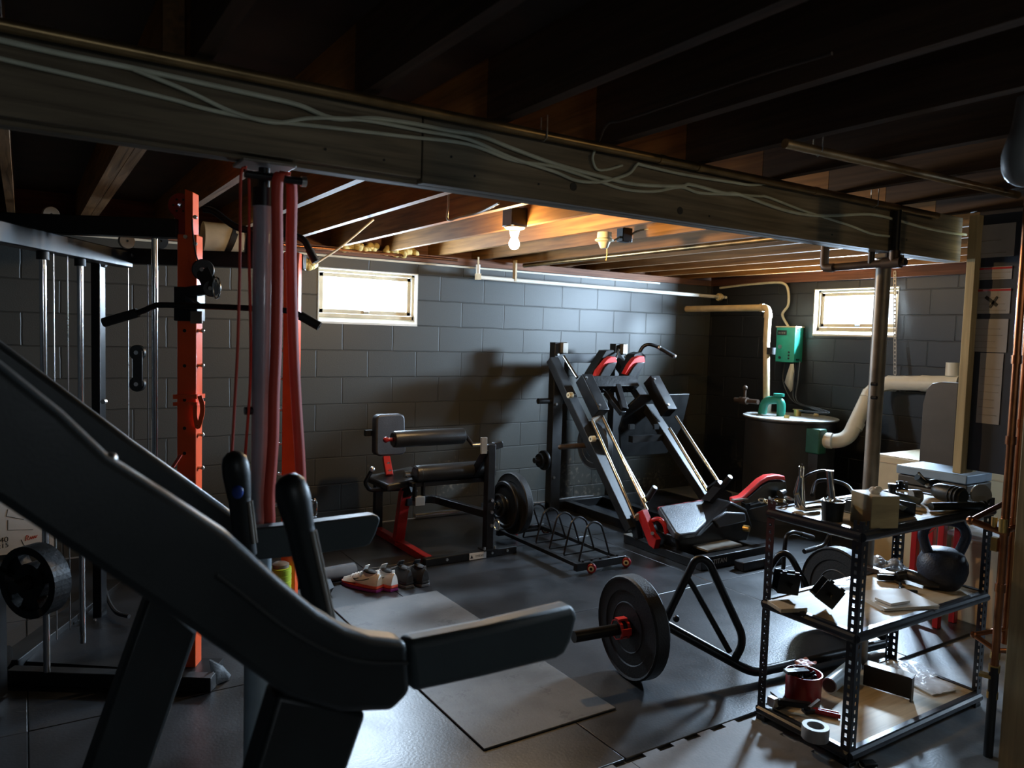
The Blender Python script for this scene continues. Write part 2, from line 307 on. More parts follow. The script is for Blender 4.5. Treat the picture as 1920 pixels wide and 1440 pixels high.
M = dict(
    wall_b=block_mat('grey_block', (.048, .048, .041), 0, dz=.071, mort=.72),
    wall_r=block_mat('navy_block', (.0075, .009, .012), 1, mort=.95, dz=.071, stain=.12),
    wall_d=mat('dark_wall', (.03, .03, .03), .7),
    concrete=rubber_mat('concrete', (.20, .21, .22), .5, (.36, .37, .38), .3, .8),
    subfloor=mat('subfloor', (.05, .035, .025), .8, var=.4, scale=6),
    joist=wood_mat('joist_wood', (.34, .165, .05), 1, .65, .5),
    joist_shaded=wood_mat('joist_shaded', (.10, .058, .034), 1, .7, .5),  # same timber as the far joists, with the beam's shade put into the colour
    beam=wood_mat('beam_wood', (.30, .24, .155), 0, .7, .38),
    sill=wood_mat('sill_wood', (.26, .12, .07), 0, .7, .5),
    ledger=wood_mat('ledger_wood', (.17, .07, .045), 1, .7, .5),
    stud=wood_mat('stud_wood', (.55, .42, .22), 2, .6, .7),
    winframe=mat('window_frame', (.62, .55, .40), .55, var=.12, bump=.1),
    sillpaint=mat('sill_paint', (.72, .70, .62), .6, var=.1, bump=.1),
    rubber=rubber_mat('stall_mat', (.014, .015, .017), .34, (.030, .032, .036), spec=.85),
    platmat=rubber_mat('worn_mat', (.085, .083, .08), .5, (.15, .145, .138), fleck=(.385, .43)),
    foamtile=rubber_mat('foam_tile', (.16, .15, .145), .6, (.24, .225, .215)),
    bsteel=mat('black_steel', (.007, .007, .0075), .36, var=.3, spec=.4),
    bsteel_m=mat('black_steel_matte', (.008, .008, .008), .5, var=.3),
    grip=mat('grip_rubber', (.028, .042, .046), .55, var=.12, bump=.08, bscale=200),
    bplastic=mat('black_plastic', (.008, .0115, .0115), .42, var=.2, bump=.06, bscale=220),
    vinyl=mat('black_vinyl', (.016, .016, .016), .33, var=.2, bump=.12, bscale=160),
    vinyl_b=mat('pad_vinyl', (.05, .055, .065), .38, var=.12, bump=.15, bscale=150),
    foam=mat('grey_foam', (.10, .105, .11), .8, var=.15),
    rubberplate=mat('bumper_rubber', (.009, .009, .009), .62, var=.3, bump=.15, bscale=120),
    iron=mat('cast_iron', (.02, .02, .02), .45, metal=.6, var=.3, bump=.15),
    chrome=mat('chrome', (.75, .75, .74), .12, metal=1, var=.05, rvar=.04),
    rod=mat('polished_rod', (.7, .68, .62), .2, metal=1, var=.08, rvar=.05),
    zinc=mat('zinc_bolt', (.7, .7, .68), .3, metal=1, var=.1),
    orange=mat('orange_paint', (.90, .105, .015), .4, var=.06, coat=.2),
    red=mat('red_paint', (.42, .016, .016), .35, var=.1, coat=.3),
    redvinyl=mat('red_vinyl', (.72, .035, .03), .42, var=.08),
    band=mat('orange_band', (.62, .06, .03), .55, var=.1),
    post=mat('post_paint', (.36, .45, .50), .32, var=.12, metal=.0, coat=.3),
    galv=mat('grey_post', (.26, .23, .19), .45, var=.25, metal=.3),
    copper=mat('copper', (.34, .135, .06), .32, metal=1, var=.25),
    gaspipe=mat('aged_pipe', (.30, .20, .09), .36, metal=.85, var=.3),
    ironpipe=mat('brown_iron_pipe', (.07, .045, .03), .5, metal=.3, var=.3),
    cable=mat('cable_sheath', (.68, .70, .54), .5, var=.15),
    cable_w=mat('white_cable', (.62, .58, .46), .5, var=.15),
    porcelain=mat('porcelain', (.75, .68, .48), .3, var=.06),
    pvc=mat('pvc', (.80, .77, .68), .32, var=.05, coat=.2),
    pvc_old=mat('old_pvc', (.66, .52, .32), .45, var=.15),
    green=mat('green_enamel', (.02, .26, .18), .4, var=.12, coat=.2),
    green_d=mat('dark_green_iron', (.02, .10, .06), .4, var=.2),
    tank=mat('tank_black', (.022, .021, .02), .6, var=.3),
    tanklid=mat('lid_paint', (.35, .35, .33), .45, var=.5, scale=16),
    paper=mat('paper', (.70, .68, .64), .7, var=.06),
    paper_d=mat('poster_paper', (.34, .31, .29), .6, var=.08),
    ink=mat('ink', (.02, .02, .02), .6),
    redink=mat('red_ink', (.5, .05, .03), .6),
    navy=mat('navy_panel', (.014, .018, .028), .55, var=.2),
    cream=mat('cream_enamel', (.74, .62, .40), .4, var=.05, coat=.15),
    tan=mat('tan_plastic', (.66, .50, .32), .45, var=.06),
    ply=wood_mat('particle_board', (.62, .50, .34), 0, .55, .82),
    bluegrey=mat('blue_grey_plastic', (.28, .36, .44), .4, var=.1),
    darkpanel=mat('taupe_panel', (.075, .064, .05), .5, var=.1),
    shelfsteel=mat('shelf_steel', (.028, .032, .040), .35, var=.2, coat=.3),
    kettle=mat('kettlebell_coat', (.018, .024, .045), .5, var=.25, bump=.25, bscale=140),
    white=mat('white_plastic', (.8, .8, .78), .4, var=.04),
    purple=mat('shoe_purple', (.30, .03, .25), .5, var=.1), coral=mat('shoe_coral', (.9, .13, .07), .5, var=.1),
    shoewhite=mat('shoe_white', (.78, .76, .70), .6, var=.06, bump=.1), shoeblack=mat('shoe_black', (.02, .02, .02), .7, var=.3, bump=.15), shoegrey=mat('shoe_grey', (.10, .10, .10), .7, var=.2),
    lime=mat('lime_roller', (.42, .55, .03), .5, var=.08),
    insul=mat('yellow_foam', (.75, .58, .22), .9, var=.15, bump=.9, bscale=30),
    bluecap=mat('blue_button', (.015, .06, .35), .4),
    box_print=mat('printed_carton', (.36, .30, .17), .55, var=.35, scale=5, stretch=(1, 1, 4)),
    tissue=mat('tissue', (.80, .76, .68), .85, var=.05),
    bag=mat('clear_bag', (.75, .76, .80), .18, var=.15, alpha=.55, bump=.6, bscale=30),
    tape=mat('grey_tape', (.30, .30, .30), .5, var=.1),
    redcup=mat('red_tub', (.30, .012, .015), .35, var=.1),
    pink=mat('pink_plastic', (.75, .38, .36), .4, var=.1, alpha=.8),
    duct=mat('duct_wrap', (.42, .37, .27), .6, var=.15),
    greypad=mat('grey_pad', (.20, .20, .19), .5, var=.12),
    brass=mat('brass', (.65, .42, .14), .35, metal=1, var=.15),
    jeans=mat('grey_cloth', (.10, .13, .15), .85, var=.3, bump=.3, bscale=50),
    glass=mat('glass', (.9, .95, 1.0), .08, var=.02, alpha=.12),
    bulb=emis('bulb_glow', (1.0, .66, .31), BULB_STRENGTH),
)
# ================================================================== the room
XL, XR, YB, YF, ZJ, ZS = -2.4, 5.95, 5.5, -2.6, 2.11, 2.30      # left, right, back, front, joist underside, subfloor
struct(MB().box((XL - .2, YF - .2, -.12), (XR + .2, YB + .2, 0)), 'floor', M['concrete'])
struct(MB().box((XL - .2, YF - .2, ZS), (XR + .2, YB + .2, ZS + .03)), 'ceiling', M['subfloor'])
W1 = (1.828, 2.634, 1.546, 1.954)          # back window opening x0 x1 z0 z1
W2 = (3.50, 4.28, 1.575, 1.982)            # right window opening y0 y1 z0 z1
W3 = (.0, 1.1, 1.575, 1.982)               # a further window in the right wall, beside the camera
b = MB()
for lo, hi in (((XL, YB, 0), (W1[0], YB + .2, 2.0525)), ((W1[1], YB, 0), (XR + .2, YB + .2, 2.0525)), ((W1[0], YB, 0), (W1[1], YB + .2, W1[2])), ((W1[0], YB, W1[3]), (W1[1], YB + .2, 2.0525))): b.box(lo, hi)
struct(b, 'wall_back', M['wall_b'])
b = MB(); ys = [YF, W3[0], W3[1], W2[0], W2[1], YB]
for i, (a, c) in enumerate(zip(ys, ys[1:])):
    if i in (1, 3):
        z0, z1 = (W3 if i == 1 else W2)[2:]
        b.box((XR, a, 0), (XR + .2, c, z0)); b.box((XR, a, z1), (XR + .2, c, 2.0525))
    else: b.box((XR, a, 0), (XR + .2, c, 2.0525))
struct(b, 'wall_right', M['wall_r'])
struct(MB().box((XL - .2, YF, 0), (XL, YB + .2, ZS)), 'wall_left', M['wall_d'])
W4 = (-.15, .85, 1.575, 1.982)             # unseen window added behind the camera to let in bluish fill light
struct(MB().box((XL - .2, YF - .2, 0), (W4[0], YF, ZS)).box((W4[1], YF - .2, 0), (XR + .2, YF, ZS)).box((W4[0], YF - .2, 0), (W4[1], YF, W4[2])).box((W4[0], YF - .2, W4[3]), (W4[1], YF, ZS)), 'wall_front', M['wall_d'])
# wooden plates and rim boards on top of the block walls
struct(MB().box((XL, YB - .02, 2.052), (XR + .19, YB + .19, ZJ)), 'trim_1', M['sill'], bv=.003)
struct(MB().box((XL, YB + .10, ZJ), (XR + .19, YB + .19, ZS)), 'trim_2', M['sill'])
struct(MB().box((XR - .03, YF, 2.052), (XR + .19, YB - .021, 2.16)), 'trim_3', M['ledger'], bv=.003)
struct(MB().box((XR + .02, YF, 2.16), (XR + .19, YB + .099, ZS)), 'trim_4', M['ledger'])

def window(n, c, wid, z0, z1, nrm, along):
    """hopper window: outer frame, sash, latch, pane, painted reveal and sill"""
    c = V(c); nrm = V(nrm); al = V(along); h = z1 - z0
    def slab(a0, a1, zz0, zz1, d0, d1, mb):
        p = c + al * ((a0 + a1) / 2) + nrm * ((d0 + d1) / 2); p.z = (zz0 + zz1) / 2
        mb.cbox(p, (a1 - a0, abs(d1 - d0), zz1 - zz0), al, nrm.cross(V((0, 0, 1))).cross(al) if False else V((0, 0, 1)).cross(al)); return mb
    f = MB(); t = .028
    for a0, a1, b0, b1 in ((-wid / 2, wid / 2, z1 - t, z1), (-wid / 2, wid / 2, z0 + .045, z0 + .045 + t), (-wid / 2, -wid / 2 + t, z0 + .045, z1), (wid / 2 - t, wid / 2, z0 + .045, z1)): slab(a0, a1, b0, b1, -.05, -.11, f)
    fr = struct(f, 'window_%d' % n, M['winframe'], bv=.003)
    s = MB(); t2 = .03; q = wid / 2 - t - .003; zz0, zz1 = z0 + .045 + t + .003, z1 - t - .003
    for a0, a1, b0, b1 in ((-q, q, zz1 - t2, zz1), (-q, q, zz0, zz0 + t2), (-q, -q + t2, zz0, zz1), (q - t2, q, zz0, zz1)): slab(a0, a1, b0, b1, -.065, -.095, s)
    sub_of(s.build('sash', M['winframe'], bv=.002), fr)
    g = MB(); slab(-q + t2 - .004, q - t2 + .004, zz0 + t2 - .004, zz1 - t2 + .004, -.078, -.082, g); sub_of(g.build('pane', M['glass']), fr)
    l = MB(); slab(-.022, .022, zz0 + .006, zz0 + .024, -.055, -.066, l); sub_of(l.build('latch', M['zinc'], bv=.002), fr)
    r = MB(); e = .008
    slab(-wid / 2 - .001, -wid / 2 + e, z0, z1, .004, -.19, r); slab(wid / 2 - e, wid / 2 + .001, z0, z1, .004, -.19, r); slab(-wid / 2, wid / 2, z1 - e, z1 + .001, .002, -.19, r)
    p = c + al * 0
    sl = MB(); pts = [c + al * (-wid / 2) + nrm * d + V((0, 0, z - c.z)) for d, z in ((.006, z0 - .004), (.006, z0 + .012), (-.05, z0 + .045), (-.19, z0 + .045), (-.19, z0 - .004))]
    sl.prism(pts, al * wid); sub_of(sl.build('sill', M['sillpaint']), fr); sub_of(r.build('reveal', M['sillpaint']), fr)
    return fr
window(1, ((W1[0] + W1[1]) / 2, YB, 1.75), W1[1] - W1[0], W1[2], W1[3], (0, -1, 0), (1, 0, 0))
window(2, (XR, (W2[0] + W2[1]) / 2, 1.78), W2[1] - W2[0], W2[2], W2[3], (-1, 0, 0), (0, 1, 0))
window(3, (XR, (W3[0] + W3[1]) / 2, 1.78), W3[1] - W3[0], W3[2], W3[3], (-1, 0, 0), (0, 1, 0))
window(4, ((W4[0] + W4[1]) / 2, YF, 1.78), W4[1] - W4[0], W4[2], W4[3], (0, 1, 0), (-1, 0, 0))  # added opening for the fill light

# joists, 405 mm apart, resting on the centre beam and the wall plate
for k in range(-6, 10):
    x = 1.975 + .405 * k
    if x < XL + .1 or x > XR - .1: continue
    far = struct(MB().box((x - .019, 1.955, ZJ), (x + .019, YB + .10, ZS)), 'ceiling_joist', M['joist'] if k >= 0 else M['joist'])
    near = struct(MB().box((x - .019, YF, ZJ), (x + .019, 1.953, ZS)), 'ceiling_joist', M['joist_shaded'])  # near run takes the copy darkened for shade
struct(MB().box((.286, 2.012, ZJ), (.334, YB + .10, ZS)), 'ceiling_joist', M['joist'])
# built-up main beam (three planks) with a butt joint in its face plank
xj = P(793, 240, Y=1.9).x
b = MB().box((XL, 1.9, 1.915), (xj - .002, 1.938, ZJ)).box((xj + .002, 1.9, 1.905), (3.72, 1.938, ZJ)).box((XL, 1.938, 1.905), (3.72, 1.975, ZJ)).box((XL, 1.975, 1.91), (3.72, 2.012, ZJ))
struct(b, 'ceiling_beam', M['beam'], bv=.003)

# partition with notices at the right, its end stud and its painted face
zlow = P(1787, 876, X=3.7).z
struct(MB().box((3.705, 1.15, zlow), (3.80, 1.80, 2.109)), 'wall_partition', M['navy'])
struct(MB().box((3.66, 1.802, zlow - .02), (3.80, 1.842, 2.109)), 'trim_5', M['stud'], bv=.003)
a = P(1893, 1130, X=2.62); c = P(1884, 1440, X=2.62)
struct(MB().box((2.62, a.y - .10, 0), (2.70, a.y, 2.10)), 'trim_6', M['stud'], bv=.003)

# rubber floor covering
def matthing(x0, x1, y0, y1, z0, z1, m, label, name='floor_mat', cat='floor mat', group=None):
    o = MB().box((x0, y0, z0), (x1, y1, z1)).build(name, M[m], bv=.003)
    return tag(o, label, cat, group)
xs = [(-1.82, .0), (.003, 1.78), (1.783, 3.56), (3.563, 5.30)]
ysm = [(1.945, 3.165), (3.168, 4.385), (4.388, 5.42)]
names = {1: 'under the treadmill-side grips', 2: 'between the barbell plate and the shelf', 3: 'behind the shelf', 0: 'at the far left'}
rows = ['front row', 'middle row', 'back row along the block wall']
for i, (a, c) in enumerate(xs):
    for j, (d, e) in enumerate(ysm):
        where = ['far left below the cable machine', 'left of centre', 'right of centre', 'far right'][i]
        matthing(a, c, d, e, .0005, .013, 'rubber', 'black rubber floor mat, %s, %s' % (where, rows[j]), group='black rubber stall mats')
matthing(1.37, 1.985, 2.235, 3.81, .0135, .021, 'platmat', 'worn grey rectangular mat lying on top of the black mats', 'worn_mat')
def foam_tile(x0, y0, s, label):
    """tile with jigsaw edges: tabs on two sides, matching notches on the other two"""
    n = 9; t = .022
    def edge(a, b, off):
        a, b, off = V(a), V(b), V(off); r = []
        for k in range(n):
            d = off * t if k % 2 else off * 0
            r += [a.lerp(b, (k + .001) / n) + d, a.lerp(b, (k + .999) / n) + d]
        return r
    z = .0005; c = [(x0, y0, z), (x0 + s, y0, z), (x0 + s, y0 + s, z), (x0, y0 + s, z)]
    pts = edge(c[0], c[1], (0, 1, 0)) + edge(c[1], c[2], (1, 0, 0)) + edge(c[2], c[3], (0, 1, 0)) + edge(c[3], c[0], (1, 0, 0))
    return tag(MB().prism(pts, (0, 0, .011)).build('foam_tile', M['foamtile'], flat=True), label, 'floor tile', 'interlocking foam tiles')
foam_tile(1.79, 1.30, .62, 'pale interlocking foam floor tile just in front of the metal shelf corner')
foam_tile(1.79, .677, .62, 'pale interlocking foam floor tile nearest the camera, in front of the shelf corner tile')
foam_tile(1.167, 1.30, .62, 'pale interlocking foam floor tile nearest the worn grey mat')
# ================================================================== overhead: lamp, pipes, cables, posts
# bare bulb in its porcelain holder
c = P(965, 426, Z=2.098)
t = thing('ceiling_lamp', c, 'lit bare bulb in a round porcelain holder under the glowing joists', 'lamp')
MB().box((c.x - .052, c.y - .05, 2.10), (c.x + .052, c.y + .05, 2.20)).build('junction_box', M['zinc'] if False else M['bsteel_m'], t, bv=.004)
MB().lathe([(0, 2.10), (.056, 2.10), (.058, 2.094), (.05, 2.088), (.03, 2.082), (.024, 2.05), (.021, 2.045), (0, 2.045)], (c.x, c.y, 0)).build('lampholder', M['porcelain'], t)
MB().cyl((c.x, c.y, 2.048), (c.x, c.y, 2.03), .0135).build('screw_cap', M['brass'], t)
bz = P(968, 458, Y=c.y).z
prof = [(0.0, -.031), (.012, -.029), (.022, -.022), (.0295, -.008), (.030, .002), (.027, .014), (.020, .028), (.0145, .042), (.013, .052)]
MB().lathe([(r, z + bz) for r, z in prof], (c.x, c.y, 0), seg=24).build('bulb', M['bulb'], t)
# empty lampholder further along
c = P(1133, 450, Y=3.55)
t = thing('lampholder', c, 'empty cream porcelain lampholder wired to a dark box under the orange joists', 'lampholder')
MB().lathe([(0, .045), (.042, .045), (.044, .01), (.055, .002), (.055, -.006), (.036, -.014), (.024, -.045), (.02, -.05), (0, -.05)], c).build('socket', M['porcelain'], t)
d = P(1171, 441, Y=3.55)
MB().cbox(d, (.075, .06, .085)).build('switch_box', M['bsteel_m'], t, bv=.004)
MB().tube(smooth_pts([c + V((.04, 0, .02)), c + V((.07, .01, .0)), d + V((-.03, 0, -.01))]), .006).tube(smooth_pts([d + V((.035, 0, .0)), P(1200, 432, Y=3.5), P(1236, 428, Y=3.4)]), .006).build('wire', M['cable_w'], t)
MB().tube(smooth_pts([c + V((.02, 0, -.03)), c + V((.024, 0, -.08)), c + V((.02, 0, -.12))]), .003, 6).build('pull_chain', M['brass'], t)

def pipe(name, pts, r, m, label, cat='pipe', group=None, seg=14, smoothn=0):
    if smoothn: pts = smooth_pts(pts, smoothn)
    o = MB().tube(pts, r, seg).build(name, M[m]); return tag(o, label, cat, group)
a = P(-140, 10, Y=1.868); e = P(1757, 401, Y=1.868)
g = thing('gas_pipe', (a.x, 1.868, 2.09), 'long aged brass-coloured pipe hung along the top of the main beam', 'pipe')
MB().tube([(-1.2, 1.866, 2.085), (e.x, 1.866, 2.085)], .0135, 14).build('pipe_run', M['gaspipe'], g)
for px_ in (1020, 1640):
    q = P(px_, 240 + (px_ - 960) * .2, Y=1.866)
    MB().tube([(q.x, 1.85, 2.14), (q.x, 1.85, 2.075), (q.x, 1.866, 2.068), (q.x, 1.882, 2.075), (q.x, 1.882, 2.14)], .002, 6).build('hanger', M['zinc'], g)
for px_ in (1240, 1312, 1530): 
    q = P(px_, 240 + (px_ - 960) * .2, Y=1.866); MB().cyl((q.x - .012, 1.866, 2.085), (q.x + .012, 1.866, 2.085), .0155).build('coupling', M['gaspipe'], g)
a = P(1480, 271, Z=2.085); e = P(1908, 366, Z=2.085)
g = thing('water_pipe', a, 'short aged pipe crossing under the dark joists at upper right', 'pipe')
MB().tube([a + V((-.02, 0, 0)), e], .014, 14).build('pipe_run', M['gaspipe'], g)
q = a.lerp(e, .10); MB().tube([q + V((0, -.016, .05)), q + V((0, -.016, 0)), q + V((0, 0, -.017)), q + V((0, .016, 0)), q + V((0, .016, .05))], .002, 6).build('hanger', M['zinc'], g)

def cable(pts, r, label, Y=1.892):
    w_ = [P(x, y, Y=Y) for x, y in pts]
    w_ = [V((p.x, min(p.y, 1.893), min(p.z, 2.10))) for p in w_]
    return tag(MB().tube(smooth_pts(w_, 5), r, 8).build('electric_cable', M['cable']), label, 'cable', 'cables stapled along the beam')
ca = [(-120, 48), (0, 75), (120, 102), (250, 128), (480, 178), (560, 197), (625, 222), (700, 222), (775, 232), (840, 245), (900, 255), (960, 278), (1040, 307), (1127, 331), (1193, 346), (1276, 349), (1294, 346), (1357, 362), (1387, 365), (1467, 393), (1517, 403), (1567, 404), (1633, 402), (1683, 413), (1733, 427), (1783, 437), (1811, 440)]
cb_ = [(-120, 80), (0, 110), (160, 147), (325, 187), (362, 198), (430, 214), (515, 228), (625, 240), (750, 255), (875, 270), (960, 300), (1040, 313), (1117, 338), (1171, 355), (1226, 359), (1276, 351), (1313, 362), (1379, 365), (1423, 368), (1440, 370), (1500, 393), (1537, 405), (1593, 423), (1633, 438), (1667, 443)]
cc = [(250, 130), (350, 170), (437, 210), (515, 230), (575, 222), (640, 222), (700, 228), (790, 245), (880, 262), (960, 296), (1040, 322), (1079, 338), (1117, 342), (1149, 336), (1180, 325), (1195, 308), (1206, 310), (1281, 327), (1379, 343), (1412, 347), (1440, 343)]
cable(ca, .0062, 'thick pale cable running the whole beam, uppermost at its left end', 1.892)
cable(cb_, .005, 'pale cable running the whole beam, lowest at its left end', 1.8935)
cable(cc, .005, 'pale cable that climbs from the bundle to the pipe near beam middle', 1.889)
cable([(1115, 282), (1111, 298), (1119, 317), (1138, 318), (1167, 310)], .004, 'short hooked piece of cable just below the pipe on the beam', 1.891)
kn = MB()
for x, y in ((1075, 350), (1010, 345), (720, 300), (846, 294), (890, 330), (1490, 390), (1275, 395), (1560, 440), (1700, 450), (610, 280), (1330, 405)):
    q = P(x, y, Y=1.8995); kn.cyl(q + V((0, .001, 0)), q + V((0, -.0012, 0)), .0035 if x not in (1075, 1275) else .013, seg=10)
nb = kn.build('nail_head', M['ink']); nb['kind'] = 'structure'; sub_of(nb, bpy.data.objects['ceiling_beam'])
# single dark wire loop on the near joists
tag(MB().tube(smooth_pts([P(1123, 265, Z=2.10), P(1140, 232, Z=2.105), P(1180, 222, Z=2.105), P(1400, 148, Z=2.105), P(1560, 100, Z=2.105)], 6), .004, 8).build('electric_cable', M['ironpipe']), 'dim cable curving over the dark joists above the beam', 'cable')

# black and brown drain pipes beside the right-hand post
a = P(1677, 488, Y=1.872); tp = P(1681, 388, Y=1.872)
t = thing('drain_pipe', a, 'dark drain pipe dropping past the beam into a brown iron elbow', 'pipe')
MB().tube([(a.x, 1.872, 2.10), (a.x, 1.872, a.z)], .017).build('black_riser', M['bsteel_m'], t)
e = P(1545, 503, X=a.x - .02); u = P(1541, 462, X=a.x - .02); f = V((a.x, 1.872, a.z - .01))
MB().tube([f + V((.0, -.05, 0)), f, V((a.x - .02, e.y, e.z))], .017).build('iron_run', M['ironpipe'], t)
MB().tube(fillet([V((a.x - .02, e.y - .05, e.z)), V((a.x - .02, e.y, e.z)), V((a.x - .02, e.y, 2.10))], .03), .020).build('elbow', M['ironpipe'], t)
MB().tube([f + V((0, .05, 0)), f + V((0, -.03, 0))], .024).tube([f, f + V((0, 0, .05))], .023).build('tee', M['ironpipe'], t)
MB().tube([f + V((-.01, .10, 0)), f + V((-.01, .10, .09))], .014).build('stub', M['bsteel_m'], t)

# pipes below the far joists
a, e = P(978, 500, Z=2.085), P(1330, 461, Z=2.085)
x0 = P(1140, 481, Z=2.085).x
pipe('heating_pipe', [(x0, 5.40, 2.085), (x0, 2.03, 2.085)], .017, 'gaspipe', 'tan pipe running away from the beam below the orange joists')
a = P(1172, 467, Z=2.14); e = P(1310, 436, Z=2.14)
pipe('copper_pipe', [(3.32, 5.3, 2.15), (3.32, 2.05, 2.15)], .014, 'copper', 'copper pipe tucked between orange-lit joists right of the bulb')
pipe('copper_pipe', [(-1.9, 5.44, 2.085), (2.95, 5.44, 2.085)], .011, 'copper', 'copper pipe along the top of the block wall above the left window')
o = MB().box((-1.9, 5.462, 2.030), (5.2, 5.476, 2.044)).build('conduit', M['cable_w']); tag(o, 'thin white conduit line along the top of the block wall', 'conduit')
# white painted pipe on the back wall with turned-up ends
YW = 5.30
a, e = P(897, 520, Y=YW), P(1349, 557, Y=YW)
t = thing('wall_pipe', a, 'white painted pipe fixed level along the upper back wall', 'pipe')
MB().tube(fillet([a + V((-.005, .0, .10)), a + V((-.005, 0, 0)), e, V((5.949, e.y, e.z))], .03), .017).build('pipe_run', M['pvc'], t)
MB().lathe([(0, -.02), (.036, -.02), (.040, 0), (.036, .02), (0, .02)], e, (1, 0, 0)).build('end_flange', M['pvc_old'], t)
q = P(965, 523, Y=YW); MB().box((q.x - .008, YW - .02, q.z - .02), (q.x + .008, YW + .02, 2.11)).build('clip', M['pvc_old'], t)
MB().box((a.x - .02, YW - .022, a.z - .02), (a.x + .012, YW + .022, a.z + .03)).box((a.x - .009, YW - .006, a.z), (a.x + .001, YW + .006, 2.11)).build('clip', M['pvc_old'], t)
# yellow expanding foam between the joists
for q, s, lab in ((P(672, 464, Y=5.47), (.17, .03, .05), 'left of the doubled lit joist end'), (P(752, 472, Y=5.47), (.15, .03, .045), 'above the back window'), (P(577, 495, Y=5.48), (.07, .02, .035), 'small, beside the window corner')):
    mb = MB()
    for k in range(13): mb.ball(q + V((((k - 6) / 6 + random.uniform(-.05, .05)) * s[0] * .8, random.uniform(-.6, .3) * s[1], random.uniform(-1, 1) * s[2] * .4)), random.uniform(.024, .038))
    tag(mb.build('foam_lump', M['insul']), 'yellow insulation foam on the wall top, ' + lab, 'insulation')
# loose white offcuts of cable under the joists
for pts, lab in (([(840, 412), (862, 407), (900, 398), (935, 381)], 'white cable end dangling below the joist left of the bulb'), ([(592, 494), (640, 462), (700, 433)], 'thin white rod slanting up from the pull-up handle to joists')):
    w_ = [P(x, y, Z=2.09) if lab.startswith('white') else P(x, y, Y=4.0) for x, y in pts]; 
    if lab.startswith('white'): w_ = [V((w_[0].x, w_[0].y, 2.299)), V((w_[0].x, w_[0].y, 2.16))] + w_
    else: w_[-1].z = 2.112
    tag(MB().tube(smooth_pts(w_), .006, 8).build('loose_cable', M['cable_w']), lab, 'cable')
# tan wrapped duct behind the orange upright
pts = [P(380, 392, Y=4.6), P(400, 400, Y=4.6), P(430, 425, Y=4.6), P(452, 440, Y=4.6)]
t = thing('air_duct', pts[0], 'tan wrapped duct with a black strap behind the orange upright', 'duct')
MB().tube(smooth_pts([V((p.x, p.y, min(p.z, 2.0))) for p in pts]), .085, 18).build('sleeve', M['duct'], t)
q = pts[2]; MB().tube([V((q.x - .01, q.y, min(q.z, 2.0))), V((q.x + .02, q.y, min(q.z, 2.0) - .01))], .089, 18).build('strap', M['bsteel_m'], t)
# dark flexible hose hanging at the upper right edge
pts = [P(1935, 185, D=1.7), P(1925, 240, D=1.7), P(1907, 290, D=1.7), P(1912, 322, D=1.7), P(1950, 325, D=1.7)]
pts[0].z = min(2.29, pts[0].z)
tag(MB().tube(smooth_pts(pts), .030, 14).build('flexible_hose', M['greypad']), 'grey flexible hose bending at the upper right edge', 'hose')

# steel posts under the beam
t = thing('steel_post', (.51, 1.957, 0), 'blue-grey steel post with orange bands hung at its head', 'post')
MB().cyl((.51, 1.957, .013), (.51, 1.957, .72), .040).build('lower_tube', M['post'], t)
MB().cyl((.51, 1.957, .72), (.51, 1.957, 1.82), .0262).build('upper_tube', M['post'], t)
MB().cyl((.51, 1.957, 1.80), (.51, 1.957, 1.845), .029).cyl((.51, 1.957, 1.845), (.51, 1.957, 1.895), .014).build('jack_screw', M['bsteel'], t)
MB().cbox((.51, 1.957, 1.9005), (.13, .11, .008)).build('head_plate', M['galv'], t, bv=.003)
q = P(474, 770, Y=1.957); MB().cyl(q + V((-.02, 0, 0)), q + V((.01, 0, 0)), .01).build('bolt', M['bsteel'], t)
a, e = P(459, 316, Y=1.92), P(565, 313, Y=1.92)
a.z = e.z = 1.868; MB().cyl(a, e, .0095).build('hanging_bar', M['bsteel'], t); MB().cyl(e, e + V((.012, 0, 0)), .013).build('bar_end', M['zinc'], t)
BARZ = 1.868
def band(label, front, back, width, bottomz):
    f = [P(x, y, Y=1.900) for x, y in front]; k = [P(x, y, Y=1.948) for x, y in back]
    f[-1].z = max(f[-1].z, bottomz)
    top = [V((f[0].x, 1.902, BARZ - .01)), V(((f[0].x * .6 + k[0].x * .4), 1.906, BARZ + .010)), V(((f[0].x + k[0].x) / 2, 1.92, BARZ + .016)), V(((f[0].x * .4 + k[0].x * .6), 1.934, BARZ + .010)), V((k[0].x, 1.942, BARZ - .01))]
    bot = [k[-1] + V((0, -.004, -.05)), (k[-1] + f[-1]) / 2 + V((0, 0, -.09)), f[-1] + V((0, .004, -.05))]
    ring = top + k[1:] + bot + f[::-1][:-1]
    loop = smooth_pts(ring, 4, closed=True); wx = V((width / 2, 0, 0)); mb = MB()
    vs = [(mb.bm.verts.new(p - wx), mb.bm.verts.new(p + wx)) for p in loop]
    for u_, v_ in zip(vs, vs[1:] + vs[:1]): mb.face([u_[0], u_[1], v_[1], v_[0]])
    o = mb.build('resistance_band', M['band'], solid=.005, ang=60)
    return tag(o, label, 'resistance band')
band('wide orange resistance band looped over the bar right of the grey post', [(521, 320), (520, 480), (518, 640), (514, 740), (512, 830), (505, 930), (506, 975)], [(546, 320), (546, 480), (550, 640), (556, 760), (563, 870), (566, 960)], .027, .9)
band('narrow orange resistance band looped over the bar left of the grey post', [(452, 322), (450, 480), (446, 640), (441, 740), (436, 830), (434, 860)], [(466, 325), (467, 470), (470, 640), (468, 740), (460, 850)], .006, 1.0)
PX = P(1654, 545, Y=1.975).x
t = thing('steel_post', (PX, 1.975, 0), 'tan-grey steel post rising behind the metal shelf past the right window', 'post')
MB().cyl((PX, 1.975, .013), (PX, 1.975, 1.885), .032, .032).build('tube', M['galv'], t)
